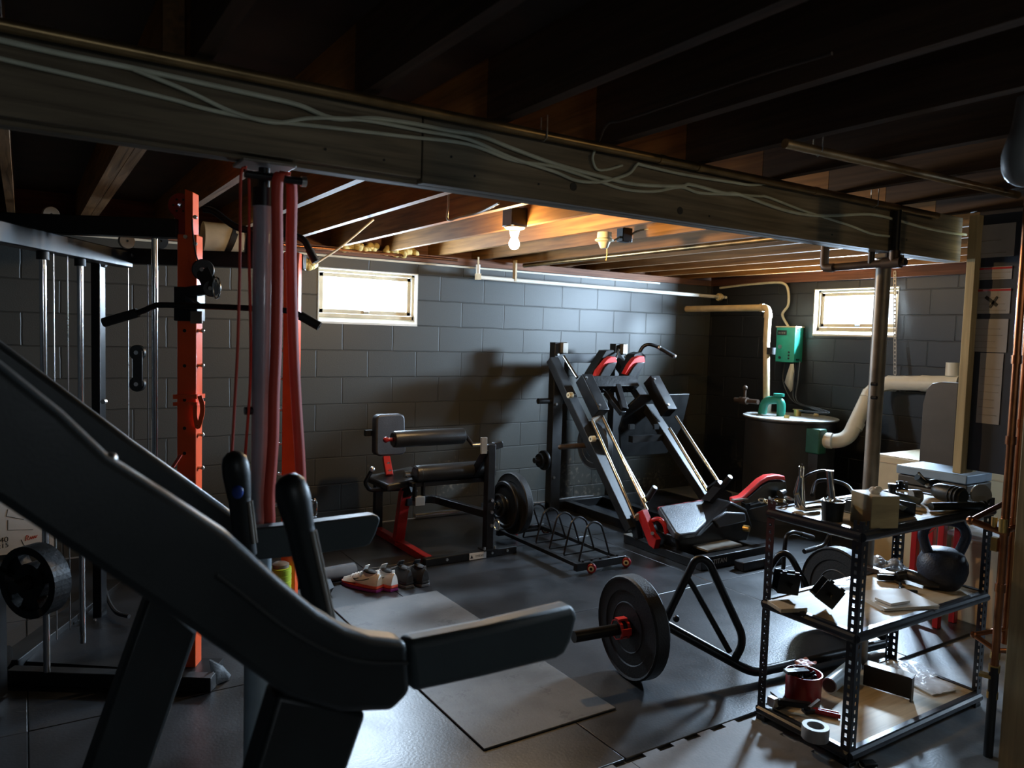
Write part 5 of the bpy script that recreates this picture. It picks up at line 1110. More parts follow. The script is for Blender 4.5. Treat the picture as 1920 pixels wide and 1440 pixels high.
# ---- bottom level
q = on(1505, 1309, ZB)
t = thing('red_tub', q, 'round red tub full of odds and ends on the bottom shelf', 'tub')
MB().lathe([(0, 0), (.066, 0), (.069, .004), (.070, .102), (.072, .108), (.067, .108), (.064, .006), (0, .006)], q, seg=30).build('tub', M['redcup'], t)
mb = MB()
for k in range(22):
    an = random.uniform(0, 6.28); r = random.uniform(0, .05); c = q + V((math.cos(an) * r, math.sin(an) * r, .09 + random.uniform(0, .02)))
    d_ = V((random.uniform(-1, 1), random.uniform(-1, 1), random.uniform(-.5, .5))).normalized() * .02; mb.cyl(c - d_, c + d_, random.uniform(.004, .008), seg=6)
o = mb.build('contents', M['bsteel_m'], t); o['kind'] = 'stuff'
t = thing('pink_wrapper', q + V((0, 0, .11)), 'crumpled pink plastic wrapper on top of the red tub', 'wrapper')
rows = [[q + V((.03 * (i - 2.5) / 2 + .02, .03 * (j - 2) / 2 + .01, .122 + .03 * abs(math.sin(i * 1.7 + j * 2.1)))) for i in range(6)] for j in range(5)]
MB().grid(rows).build('film', M['pink'], t, sub=1)
c = on(1485, 1262, ZB + .11); 
tag(MB().cbox(q + V((-.035, .01, .117)), (.10, .035, .012), (.93, -.36, 0), (.36, .93, 0)).build('phone_clip', M['bplastic'], bv=.002), 'flat black plastic piece across the rim of the red tub', 'plastic piece')
a, e = on(1562, 1305, ZB) + V((.0, .02, .035)), on(1612, 1270, ZB) + V((.02, .04, .035))
t = thing('cardboard_tube', (a + e) / 2 - V((0, 0, .035)), 'dark blue-grey tube lying behind the corner post on the bottom shelf', 'tube')
MB().tube([a, e], .032, 24).build('tube', M['bluegrey'] if False else M['post'], t); d_ = (a - e).normalized(); MB().cyl(a, a + d_ * .002, .027).build('open_end', M['ink'], t)
# folded steel channel and bags
a, e = on(1622, 1300, ZB), on(1712, 1325, ZB)
t = thing('steel_channel', (a + e) / 2, 'black steel channel bracket standing on the bottom shelf', 'bracket')
p, r = on(1618, 1284, ZB), on(1708, 1312, ZB); dd = (r - p).normalized(); up_ = V((0, 0, 1)); sd = V((-dd.y, dd.x, 0))
MB().bar(p + V((0, 0, .045)), r + V((0, 0, .045)), .004, .085).build('web', M['bsteel'], t)
MB().bar(p + V((0, 0, .088)) + sd * .028, r + V((0, 0, .088)) + sd * .028, .056, .004).build('top_flange', M['zinc'] if False else M['galv'], t)
MB().cbox(r + dd * .004 + V((0, 0, .05)) - sd * .012, (.006, .035, .098), dd, sd).build('end_plate', M['bsteel'], t)
for k, (x, y, s, lab) in enumerate(((1745, 1288, .15, 'clear bag of folded papers on the bottom shelf, front one'), (1712, 1262, .16, 'clear bag of folded papers on the bottom shelf, rear one behind the channel'))):
    c = on(x, y, ZB); t = thing('paper_bag', c, lab, 'bag')
    rows = [[c + V((s * (i / 6 - .5), .15 * (j / 5 - .5), .005 + .010 * math.sin(i * 2.1 + j * 1.3) ** 2 + .008)) for i in range(7)] for j in range(6)]
    MB().grid(rows).build('film', M['bag'], t, sub=1); MB().cbox(c + V((0, 0, .004)), (s * .9, .13, .005), (.97, -.2, 0), (.2, .97, 0)).build('paper', M['paper'], t)
q = on(1528, 1384, ZB)
tag(MB().lathe([(.030, 0), (.047, 0), (.048, .002), (.048, .046), (.047, .048), (.030, .048)], q, seg=32, closed=True).build('tape_roll', M['tape']), 'roll of grey tape standing flat at the front of the bottom shelf', 'tape roll')
t = thing('pliers', on(1500, 1345, ZB), 'red-handled pliers lying in front of the red tub', 'pliers')
a, m_, e = on(1448, 1318, ZB) + V((0, 0, .012)), on(1520, 1336, ZB) + V((0, 0, .012)), on(1572, 1345, ZB) + V((0, 0, .012))
MB().tube(smooth_pts([m_, m_.lerp(e, .5) + V((0, .008, 0)), e]), .010, 10).build('handle', M['redcup'], t); MB().tube(smooth_pts([m_ + V((0, -.005, 0)), m_.lerp(e, .5) + V((0, -.018, 0)), e + V((-.01, -.015, 0))]), .009, 10).build('handle', M['redcup'], t)
MB().cbox(m_ + V((-.012, 0, .0)), (.05, .03, .016), (.95, -.3, 0), (.3, .95, 0)).build('jaws', M['bsteel_m'], t, bv=.003)
t = thing('hand_tool', on(1470, 1330, ZB), 'black adjustable tool with a silver square end left of the pliers', 'tool')
a = on(1452, 1328, ZB) + V((0, 0, .030)); e = on(1520, 1342, ZB) + V((0, 0, .040))
MB().bar(a, e, .028, .022).build('body', M['bsteel'], t, bv=.004); MB().cbox(a + V((-.012, 0, 0)), (.028, .036, .036)).build('square_end', M['zinc'], t, bv=.003); MB().bar(e + V((-.04, -.02, .01)), e + V((.02, -.02, .026)), .012, .010).build('lever', M['ironpipe'], t)
MB().box((a.x + .0, a.y - .02, ZB), (a.x + .09, a.y + .01, ZB + .018)).build('foot', M['bsteel'], t, bv=.003)
tag(MB().bar(on(1450, 1300, ZB) + V((0, 0, .006)), on(1475, 1320, ZB) + V((0, 0, .006)), .03, .010).build('tray_strip', M['bsteel']), 'short flat black strip left of the red tub', 'strip')

# ================================================================== beyond the shelf, right side
X_ = 4.28
t = thing('storage_bin', (4.5, 1.85, 0), 'tan plastic bin with a cloudy lid standing behind the kettlebell', 'bin')
zt = P(1790, 1005, X=X_).z
yl, yr = P(1776, 1080, X=X_).y, 1.50
MB().hexa([(X_ + .02, yr + .02, .001), (4.78, yr + .02, .001), (4.78, yl - .02, .001), (X_ + .02, yl - .02, .001), (X_, yr, zt), (4.80, yr, zt), (4.80, yl, zt), (X_, yl, zt)]).build('tub', M['tan'], t, bv=.02, seg=3)
MB().box((X_ - .012, yr - .012, zt), (4.81, yl + .012, zt + .028)).build('lid', M['bag'], t, bv=.01, seg=3)
MB().box((X_ - .006, yr + .16, zt - .30), (X_ + .004, yr + .17, zt - .28)).build('mould_mark', M['ironpipe'], t)
# cream cabinet behind everything
t = thing('cream_cabinet', (5.3, 2.4, 0), 'low cream metal cabinet along the right wall behind the shelf', 'cabinet')
zt = P(1760, 868, X=5.0).z
ya, yb2 = P(1642, 870, X=5.0).y, 1.2
MB().box((5.0, yb2, .001), (5.6, ya, zt)).build('body', M['cream'], t, bv=.015, seg=3)
MB().box((4.992, yb2 + .02, zt - .055), (5.0, ya - .02, zt - .05)).build('seam', M['tan'], t)
for y in (2.05, 2.0): MB().box((4.993, y, .1), (5.0, y + .004, zt - .07)).build('door_gap', M['tan'], t)
# red steel stand and the folded mat on it
RX = 4.05
t = thing('steel_stand', (4.3, 2.35, 0), 'red steel stand with angled braces seen under the top shelf', 'stand')
y1, y2 = P(1712, 1030, X=RX).y, P(1762, 1030, X=RX).y
zt = P(1720, 990, X=RX).z + .05
for y in (y1, y2):
    for x in (RX, RX + .165): MB().box((x, y - .016, .0135), (x + .035, y + .016, zt)).build('leg', M['red'], t, bv=.003)
MB().box((RX, y2 - .02, zt), (RX + .20, y1 + .02, zt + .03)).build('top_frame', M['red'], t, bv=.003)
MB().bar((RX + .02, y1 - .005, zt - .12), (RX + .02, y2 + .03, zt - .01), .02, .03, (1, 0, 0)).build('brace', M['red'], t)
MB().box((RX + .01, y2, .06), (RX + .03, y1, .09)).build('stretcher', M['red'], t)
zb = zt + .031; top = P(1720, 868, X=RX + .1).z
t = thing('folded_mat', (RX + .2, (y1 + y2) / 2, zb), 'dark folded layered mat with a pale top on the red stand', 'mat')
n = 5; h = (max(top, zb + .2) - zb) / n
for k in range(n):
    MB().box((RX - .04 + .008 * (k % 2), y2 - .13, zb + h * k), (RX + .22, y1 + .10 - .008 * (k % 2), zb + h * (k + 1) - .004)).build('layer', M['bluegrey'] if k == n - 1 else M['darkpanel'], t, bv=.006)
# copper pipes in front, right
def cyl_pts(lst, r, m, nm, par): return MB().tube([V(p) for p in lst], r, 14).build(nm, M[m], par)
CX = 2.98
t = thing('copper_pipes', (CX, 1.33, 0), 'pair of upright copper pipes with brass valves at the right edge', 'pipes')
ya = P(1890, 900, X=CX).y
yb3 = P(1907, 900, X=CX + .05).y
MB().cyl((CX, ya, .10 if True else 0), (CX, ya, 2.29), .0138, seg=14).build('riser', M['copper'], t)
MB().cyl((CX + .05, yb3 + .0, .42), (CX + .05, yb3 + .0, 2.29), .0138, seg=14).build('riser', M['copper'], t)
MB().cyl((CX, ya, .0005), (CX, ya, .34), .016).build('lower_sleeve', M['bsteel_m'], t)
for z in (.83, 1.16, .62, 1.45): MB().cyl((CX, ya, z), (CX, ya, z + .03), .0175).build('coupling', M['copper'], t)
for z in (.86, 1.22): MB().cyl((CX + .05, yb3, z), (CX + .05, yb3, z + .03), .0175).build('coupling', M['copper'], t)
q = P(1825, 975, X=CX); zc = q.z
MB().tube([V((CX - .02, q.y + .0, zc)), V((CX - .01, ya, zc - .02)), V((CX + .05, ya - .02, zc + .0))], .0125).build('valve_branch', M['copper'], t)
MB().tube([V((CX - .02, q.y + .0, zc)), V((CX + .25, q.y - .02, zc + .06))], .010).build('valve_branch', M['copper'], t)
MB().ball((CX - .02, q.y, zc), .016).build('elbow', M['copper'], t)
for s in (0, 1): MB().cyl((CX - .012, ya + .03 * s, zc - .02), (CX - .012, ya + .03 * s, zc + .03), .014 - .004 * s).build('valve_body', M['brass'], t)
q = P(1826, 1190, X=CX)
MB().tube([q, V((CX, ya, q.z - .03)), V((CX + .05, ya - .04, q.z - .03))], .010).tube([q, V((CX + .05, ya - .02, q.z + .05))], .009).build('lower_branch', M['copper'], t)
MB().ball(q, .013).build('elbow', M['copper'], t)
for k in range(4): MB().cyl((CX + .004, ya + .002, .22 + .05 * k), (CX + .004, ya + .002, .245 + .05 * k), .019 - .002 * (k % 2)).build('drain_valve', M['brass'], t)
MB().cbox((CX - .005, ya + .02, .30), (.03, .05, .012), (1, .3, 0), (-.3, 1, 0)).build('valve_lever', M['brass'], t)
q = P(1866, 1020, X=CX); MB().cbox(q + V((0, 0, 0)), (.022, .022, .05)).build('pipe_clip', M['brass'], t)
q = P(1868, 1240, X=3.08); tag(MB().box((3.06, 1.19, .001), (3.16, 1.27, .42)).build('pump_housing', M['bsteel_m'], bv=.006), 'small black upright box behind the copper pipes', 'box')
# ================================================================== orange cable and smith machine (left, facing the camera)
MO = V((.59, 3.34, 0)); MU = V((.871, -.491, 0)); MW = V((.491, .871, 0))
def mp(a, d, z): return MO + MU * a + MW * d + V((0, 0, z))
def md(x, y, d): return PP(x, y, MO + MW * d, MW)
CM = thing('cable_machine', MO + V((0, 0, .0135)), 'orange and black cable machine with chrome guide rods and pulleys', 'exercise machine')
def mbox(a0, a1, d0, d1, z0, z1, name, m, bv=.004, par=CM):
    return MB().cbox(mp((a0 + a1) / 2, (d0 + d1) / 2, (z0 + z1) / 2), (a1 - a0, d1 - d0, z1 - z0), MU, MW).build(name, M[m], par, bv=bv)
mbox(-1.35, -.055, -.035, .035, 1.85, 1.925, 'front_beam', 'bsteel')
mbox(-.555, -.485, -.55, .57, 1.765, 1.84, 'side_beam', 'bsteel')
mbox(-.75, .32, .57, .64, 1.785, 1.86, 'rear_beam', 'bsteel')
mbox(-.055, .022, -.03, .045, .014, 1.865, 'upright', 'orange')
mbox(.245, .315, .49, .56, .014, 1.86, 'upright', 'orange')
_a0, _a1 = ((md(x, 600, .58) - MO).dot(MU) for x in (170, 187))
mbox(_a0, _a1, .58, .64, .014, 1.80, 'upright', 'bsteel')
mbox(-.72, -.66, -.22, -.16, .02, .52, 'storage_post', 'bsteel')
mbox(-1.33, -1.26, -.035, .035, .014, 1.85, 'upright', 'bsteel')
# pulley bracket and wheel on top of the orange upright
MB().prism([md(358, 360, .05), md(373, 366, .05), md(373, 470, .05), md(364, 486, .05), md(358, 486, .05)], MW * -.07).build('pulley_bracket', M['orange'], CM, bv=.003)
q = md(340, 386, .0)
pw = MB().lathe([(.010, -.014), (.046, -.014), (.049, -.011), (.044, -.003), (.044, .003), (.049, .011), (.046, .014), (.010, .014)], q, -MW, 30, closed=True).build('pulley_wheel', M['redcup'], CM)
for k in range(6):
    an = k * 1.0472; c = q + (MU * math.cos(an) + V((0, 0, math.sin(an)))) * .026
    sub_of(MB().cyl(c - MW * .0152, c - MW * .010, .0045, seg=8).build('lightening_hole', M['ink'], CM), pw)
MB().bar(q + V((0, 0, -.03)), mp(-.03, 0, 1.86), .03, .05).build('pulley_arm', M['redcup'], CM)
for x, y in ((348, 444), (366, 457), (366, 407)):
    c = md(x, y, -.034); MB().cyl(c + MW * .006, c - MW * .006, .008, seg=10).build('bolt', M['zinc'], CM)
for y in (620, 685, 815, 877, 945):
    c = PP(372, y, mp(.022, 0, 1), MU); MB().cyl(c - MU * .002, c + MU * .016, .007, seg=10).ball(c + MU * .016, .0095, seg=10).build('adjuster_pin', M['zinc'], CM)
for y in (655, 705, 760, 820, 873):
    c = mp(.245, .51, P(522, y, Y=3.9).z); MB().cyl(c - MU * .02, c + MU * .0, .006, seg=10).ball(c - MU * .02, .009, seg=10).build('adjuster_pin', M['zinc'], CM)
for y in (620, 686, 750, 803, 850): 
    c = md(346, y, -.031); MB().cyl(c + MW * .001, c - MW * .001, .007, seg=10).build('slot_hole', M['ink'], CM)
mbox(-.063, .03, -.045, .05, P(350, 602, Y=3.3).z, P(350, 538, Y=3.3).z, 'slide_block', 'bsteel')
c0, c1 = md(360, 583, -.05), md(377, 607, -.05)
MB().cbox((c0 + c1) / 2, ((c1 - c0).length * .75, .012, abs(c0.z - c1.z)), MU, MW).build('slide_plate', M['galv'], CM, bv=.002)
# chrome rods and wires
def vrod(x, y0, d, z0, r, name, m):
    p = md(x, y0, d); return MB().cyl(V((p.x, p.y, z0)), p, r, seg=14).build(name, M[m], CM)
def srod(x, y0, z0, r, name, m):      # under the side beam
    p = PP(x, y0, mp(-.52, 0, 0), MU); p.z = 1.766; return MB().cyl(V((p.x, p.y, z0)), p, r, seg=14).build(name, M[m], CM), p
for x in (80, 150):
    o, p = srod(x, 480, .10, .0125, 'guide_rod', 'chrome'); MB().cyl(V((p.x, p.y, 1.735)), V((p.x, p.y, 1.766)), .022).build('rod_collar', M['bsteel_m'], CM)
for x in (100, 126): srod(x, 485, .20, .0026, 'wire', 'zinc')
vrod(290, 447, 0, .03, .0125, 'guide_rod', 'chrome'); 
for x in (240, 277): vrod(x, 496, .60, .70, .0024, 'wire', 'zinc' if x == 240 else 'iron')
for x, y in ((258, 661), (258, 720)):
    c = md(x, y, .56); MB().lathe([(.006, -.012), (.035, -.012), (.037, -.009), (.033, 0), (.037, .009), (.035, .012), (.006, .012)], c, -MW, 24, closed=True).build('pulley_wheel', M['bplastic'], CM)
    MB().cyl(c - MW * .02, c - MW * .012, .010, seg=12).build('bolt', M['zinc'], CM)
a, e = md(258, 657, .545), md(258, 724, .545); MB().bar(a, e, .045, .006, MW).build('pulley_plate', M['bplastic'], CM, bv=.002)
for x, y, d in ((237, 452, .10), (95, 402, .10), (300, 452, .05)):
    c = md(x, y, d); MB().lathe([(.005, -.010), (.030, -.010), (.032, -.007), (.028, 0), (.032, .007), (.030, .010), (.005, .010)], c, MU * .7 - MW * .7, 22, closed=True).build('pulley_wheel', M['galv'] if x != 300 else M['bplastic'], CM)
for x, y, d in ((195, 497, .57), (195, 753, .57), (245, 479, .565)):
    c = md(x, y, d); MB().cyl(c + MW * .01, c - MW * .012, .012, seg=8).build('bolt', M['zinc'], CM)
# hanging pulley block with snap hook, on the orange upright
c1, c2 = md(381, 506, -.05), md(397, 541, -.06)
for c, r in ((c1, .043), (c2, .034)):
    MB().lathe([(.008, -.013), (r * .92, -.013), (r, -.009), (r * .9, 0), (r, .009), (r * .92, .013), (.008, .013)], c, MU * .35 - MW, 28, closed=True).build('pulley_wheel', M['bplastic'], CM)
    MB().cyl(c - MW * .02, c - MW * .012, .008, seg=10).build('bolt', M['zinc'], CM)
MB().bar(c1 - MW * .016, c2 - MW * .016, .055, .006, MW).bar(c1 + MW * .016, c2 + MW * .016, .055, .006, MW).build('pulley_cheek', M['bplastic'], CM, bv=.003)
MB().bar(md(352, 548, -.02), c2, .03, .04).build('pulley_mount', M['bsteel'], CM)
ring = [md(406 + 5 * math.cos(k * .5236) * 1.4, 540 + 20 * math.sin(k * .5236), -.09) for k in range(12)]
MB().tube(ring, .004, 8, closed=True).build('snap_hook', M['chrome'], CM)
MB().tube(smooth_pts([q + MU * .044, md(361, 430, -.03), md(366, 470, -.05), c1 + MU * -.02 + V((0, 0, .03))]), .003, 8).build('wire', M['bplastic'], CM)
# lat bar resting across the slide block
lb = [md(x, y, -.11) for x, y in ((194, 605), (262, 585), (287, 575), (312, 572), (470, 578), (540, 583), (562, 591), (599, 612))]
t = thing('lat_bar', md(360, 575, -.11), 'long black lat pulldown bar with bent rubber ends', 'bar')
MB().tube(smooth_pts(lb, 5), .0115, 12).build('bar', M['bsteel'], t)
for p, r in ((lb[0], lb[1]), (lb[-1], lb[-2])):
    MB().tube([p, p.lerp(r, .95)], .0185, 14).build('grip', M['rubberplate'], t); d_ = (p - r).normalized(); MB().cyl(p + d_ * .0005, p + d_ * .003, .007).build('end_plug', M['zinc'], t)
MB().bar(lb[4].lerp(lb[3], .62) + V((0, 0, .0)), md(352, 560, -.04), .02, .02).build('hook', M['bsteel'], t)
# pull-up bar at the top rear
pb = [md(x, y, .52) for x, y in ((382, 392), (402, 397), (440, 424), (470, 432), (540, 440), (568, 449), (580, 468), (592, 491))]
MB().tube(smooth_pts(pb, 5), .016, 12).build('pull_up_bar', M['bsteel'], CM)
MB().tube([md(580, 468, .52), md(592, 491, .52)], .0195, 12).build('pull_up_grip', M['rubberplate'], CM)
MB().bar(md(470, 432, .52), mp(.05, .60, 1.85), .04, .04).build('pull_up_mount', M['bsteel'], CM)
# tied band
ty = P(356, 745, Y=3.3).z
loop = [mp(-.066, -.04, ty), mp(.030, -.042, ty + .004), mp(.034, .05, ty), mp(-.066, .055, ty - .004)]
t = thing('resistance_band', mp(0, -.05, ty), 'orange band knotted round the orange upright', 'resistance band')
MB().tube(fillet(loop + [loop[0], loop[1]], .02), .004, flat=(.005, .018), up=(0, 0, 1)).build('wrap', M['orange'], t)
MB().tube(fillet([p + V((0, 0, -.03)) for p in loop] + [loop[0] + V((0, 0, -.03)), loop[1] + V((0, 0, -.03))], .02), .004, flat=(.005, .014), up=(0, 0, 1)).build('wrap', M['orange'], t)
tail = [PP(x, y, mp(.03, -.045, 1), MW) for x, y in ((374, 742), (379, 758), (379, 775), (374, 795), (370, 800), (366, 780), (366, 760))]
MB().tube(smooth_pts(tail, 5), .004, flat=(.018, .004), up=(-.5, -.87, .1)).build('loose_end', M['orange'], t)
MB().tube([md(339, 853, -.06), md(324, 876, -.09)], .01, flat=(.018, .004)).build('angled_strap', M['band'], CM)
# low pulley hook and chrome peg by the second upright
c = md(590, 952, .45); ring = [c + MU * (.012 * math.cos(k * .5236)) + V((0, 0, .042 * math.sin(k * .5236))) for k in range(12)]
MB().tube(ring, .0035, 8, closed=True).build('snap_hook', M['chrome'], CM); MB().tube([md(578, 938, .45), md(590, 942, .45)], .008).build('hook_swivel', M['chrome'], CM)
MB().bar(mp(.30, .52, c.z + .03), md(578, 938, .45), .03, .03).bar(c + V((0, 0, -.045)), V((c.x, c.y, .014)), .02, .02).build('low_pulley_arm', M['bsteel'], CM)
MB().cyl(mp(.245, .50, md(470, 942, .5).z), md(457, 953, .45), .016).build('storage_peg', M['chrome'], CM)
# base
zb = .075
f0, f1 = P(20, 1252, Z=zb), P(400, 1266, Z=zb)
MB().bar(f0 + V((0, 0, -zb / 2 + .007)), f1 + V((0, 0, -zb / 2 + .007)), .055, zb - .014).build('base_front', M['bsteel_m'], CM, bv=.003)
s0, s1 = P(10, 1238, Z=zb), P(215, 1086, Z=zb)
MB().bar(s0 + V((0, 0, -zb / 2 + .007)), s1 + V((0, 0, -zb / 2 + .007)), .10, zb - .014).build('base_rail', M['bsteel_m'], CM, bv=.003)
pl = [P(x, y, Z=.045) for x, y in ((50, 1240), (345, 1258), (345, 1130), (215, 1092), (120, 1165))]
MB().prism(pl, (0, 0, -.03)).build('platform', M['rubber'], CM)
MB().bar(P(362, 1262, Z=.03), P(362, 1205, Z=.03) + V((0, 0, .0)), .05, .03).build('upright_foot', M['orange'], CM)
c = P(370, 1256, Z=.05); MB().cyl(c, c + V((.03, .0, .01)), .009).build('bolt', M['chrome'], CM)
fpz = [PP(x, y, mp(.10, -.10, 0), (.35, -.9, .2)) for x, y in ((392, 1238), (416, 1250), (432, 1268), (427, 1290), (419, 1312), (406, 1296), (397, 1270))]
fpz = [V((p.x, p.y, max(p.z, .016))) for p in fpz]
MB().prism(fpz, MW * .012).build('kick_plate', M['iron'], CM)
MB().cbox(mp(.03, -.02, .045), (.16, .16, .05), MU, MW).build('upright_base', M['bsteel'], CM, bv=.003)
# plate with three hand openings on the storage peg, far left
pc = md(66, 1088, -.30); t = thing('weight_plate', pc + V((0, 0, -.136)), 'black iron grip plate with three openings on the far left peg', 'weight plate')
pa = (-MW * .93 - MU * .35).normalized(); s_, u_ = frame_of(pa); R_ = .136
outer = [(R_ * math.cos(k * math.pi / 24), R_ * math.sin(k * math.pi / 24)) for k in range(48)]
mb = MB(); H = .036
def ring_seg(r0, r1, a0, a1, n, h0, h1):
    for k in range(n):
        b0 = a0 + (a1 - a0) * k / n; b1 = a0 + (a1 - a0) * (k + 1) / n
        f = lambda r, b, h: pc + (s_ * math.cos(b) + u_ * math.sin(b)) * r + pa * h
        mb.hexa([f(r0, b0, h0), f(r1, b0, h0), f(r1, b1, h0), f(r0, b1, h0), f(r0, b0, h1), f(r1, b0, h1), f(r1, b1, h1), f(r0, b1, h1)])
ring_seg(.108, R_, 0, 2 * math.pi, 44, -H, H); ring_seg(.028, .070, 0, 2 * math.pi, 30, -H * .8, H * .8)
for k in range(3): 
    a0 = math.pi / 2 + math.radians(60) + k * 2 * math.pi / 3 - math.radians(26); ring_seg(.066, .110, a0, a0 + math.radians(52), 8, -H * .6, H * .6)
bmesh.ops.remove_doubles(mb.bm, verts=mb.bm.verts[:], dist=.0008)
mb.build('disc', M['iron'], t, ang=30)
MB().cyl(pc + pa * .09, pc - pa * .12, .0245).build('storage_peg', M['bsteel'], CM)
MB().bar(pc - pa * .10, mp(-.69, -.19, pc.z), .05, .05).build('peg_mount', M['bsteel'], CM)
MB().cyl(P(-4, 1232, Z=.14), P(12, 1232, Z=.14), .045).build('roller_end', M['rubberplate'], CM)
MB().tube(smooth_pts([P(195, 1098, Z=.1), P(203, 1125, Z=.085), P(218, 1148, Z=.08), P(242, 1156, Z=.08)]), .010, 8).build('hose', M['rubberplate'], CM)
for x, y in ((150, 1164), (158, 1168), (178, 1163)):
    c = P(x, y, Z=.055); MB().ball(c, .007, seg=8).build('pin', M['chrome'], CM)
# whiteboard on the back wall
Yb_ = 5.46
a, e = P(-190, 1062, Y=Yb_), P(101, 1025, Y=Yb_); zt = P(0, 800, Y=Yb_).z
t = thing('whiteboard', ((a.x + e.x) / 2, Yb_, a.z), 'white marker board low on the block wall at far left', 'whiteboard')
MB().box((a.x, Yb_, a.z), (e.x, 5.498, zt)).build('board', M['paper'], t)
def wb(x, y): return P(x, y, Y=Yb_ - .001)
for ps in (((15, 955), (12, 968), (45, 974)), ((15, 975), (15, 994), (62, 993)), ((40, 1012), (47, 1026))):
    MB().tube([wb(*p) for p in ps], .0015, 4).build('drawn_line', M['ink'], t)
text('handwriting', ':40', .045, M['ink'], wb(6, 1013), (1, 0, .1), (0, 0, 1), t); text('handwriting', '5:15', .04, M['ink'], wb(4, 1024), (1, 0, .1), (0, 0, 1), t)
rs = [(48, 1014), (50, 1004), (54, 1006), (51, 1010), (55, 1012), (58, 1006), (59, 1011), (62, 1005), (63, 1010), (66, 1004), (67, 1009), (70, 1003)]
MB().tube(smooth_pts([wb(*p) for p in rs], 3), .002, 4).build('red_scribble', M['redink'], t)

# ================================================================== cardio machine close to the camera
CA = thing('cardio_machine', (.30, 1.5, 0), 'large black cardio machine with sloping arms, padded grips and two upright levers', 'exercise machine')
def arm(poly, Y, th, name, m='bplastic', bv=.012, par=CA):
    pts = [P(x, y, Y=Y) for x, y in poly]
    return MB().prism(pts, (0, th, 0)).build(name, M[m], par, bv=bv, seg=3)
near = [(-170, 545), (0, 680), (120, 776), (205, 857), (320, 930), (430, 1002), (530, 1092), (600, 1150), (650, 1180), (700, 1197), (765, 1204), (772, 1300), (738, 1336), (640, 1340), (540, 1310), (430, 1232), (330, 1163), (100, 1012), (0, 946), (-170, 835)]
an_ = arm(near, 1.10, .055, 'side_arm')
arm([(766, 1206), (920, 1176), (1074, 1139), (1084, 1144), (1086, 1160), (1074, 1205), (1062, 1228), (1046, 1238), (910, 1272), (774, 1302)], 1.115, .05, 'hand_grip', 'grip', bv=.014)
crease = [P(x, y, Y=1.099) for x, y in ((405, 1078), (450, 1112), (520, 1168), (580, 1205), (640, 1232), (700, 1243), (764, 1243))]
MB().tube(smooth_pts(crease, 4), .004, 8).build('trim_bead', M['bplastic'], CA)
MB().ball(P(208, 860, Y=1.12), .008).build('arm_screw', M['zinc'], CA)
far = [(-120, 540), (0, 640), (120, 730), (250, 828), (360, 906), (450, 972), (466, 986), (474, 1050), (440, 1060), (250, 1010), (120, 930), (0, 850), (-120, 770)]
arm(far, 1.80, .075, 'side_arm')
arm([(472, 992), (590, 980), (700, 966), (711, 968), (714, 976), (704, 1004), (694, 1022), (684, 1026), (590, 1040), (474, 1052)], 1.815, .045, 'hand_grip', 'grip', bv=.012)
MB().ball(P(463, 1000, Y=1.805), .02, (1, .7, 1.3)).build('grip_joint', M['greypad'], CA)
def lever(top, base, Y, r, hl, blue=None):
    a, e = P(*base, Y=Y), P(*top, Y=Y); d = (e - a).normalized(); L = (e - a).length
    MB().tube([a, a + d * (L - hl * .7)], [r * .80, r * .84], 16).build('lever_stem', M['bplastic'], CA)
    pr = [(0, L), (r * .5, L - r * .14), (r * .86, L - r * .5), (r, L - r * 1.1), (r * 1.02, L - hl * .5), (r * .92, L - hl * .8), (r * .85, L - hl), (0, L - hl)]
    cap = MB().lathe([(x, z) for x, z in pr], a, d, 24).build('lever_cap', M['bplastic'], CA)
    s, u = frame_of(d, (0, 1, 0))
    for k in (.35, .75):
        o = V((1, -.9, 0)).normalized() * r * .80 + V((.7, .7, 0)) * r * (k - .55) * .9
        MB().tube([a + d * L * .12 + o, a + d * (L - hl * 1.05) + o], r * .15, 8).build('lever_rail', M['galv'], CA)
    if blue:
        b = P(*blue, Y=Y) + V((0, -r * .82, 0)); MB().ball(b, r * .55, (.8, .5, 1)).build('lever_button', M['bluecap'], CA)
lever((540, 888), (612, 1215), 1.28, .0285, .098)
lever((438, 845), (462, 1040), 1.68, .0285, .105, (441, 918))
for pts, Y in (([(520, 1300), (690, 1338), (655, 1440), (478, 1440)], 1.115), ([(280, 1110), (372, 1185), (284, 1440), (164, 1440)], 1.82)):
    w_ = [P(x, y, Y=Y) for x, y in pts]
    def down(a, b, z=.03): k = (a.z - z) / (a.z - b.z); return a + (b - a) * k
    r_, l_ = down(w_[1], w_[2]), down(w_[0], w_[3])
    if r_.x - l_.x < .08: r_ = V((l_.x + .14, Y, .03))
    MB().prism([w_[0], w_[1], r_, l_], (0, .06, 0)).build('support_leg', M['bplastic'], CA, bv=.01)
    MB().box((l_.x - .9, Y, .0), (r_.x + .02, Y + .06, .05)).build('base_rail', M['bplastic'], CA, bv=.01)
for x in (-1.0, -.35): MB().box((x, 1.175, .0), (x + .06, 1.82, .05)).build('base_crossbar', M['bplastic'], CA, bv=.008)

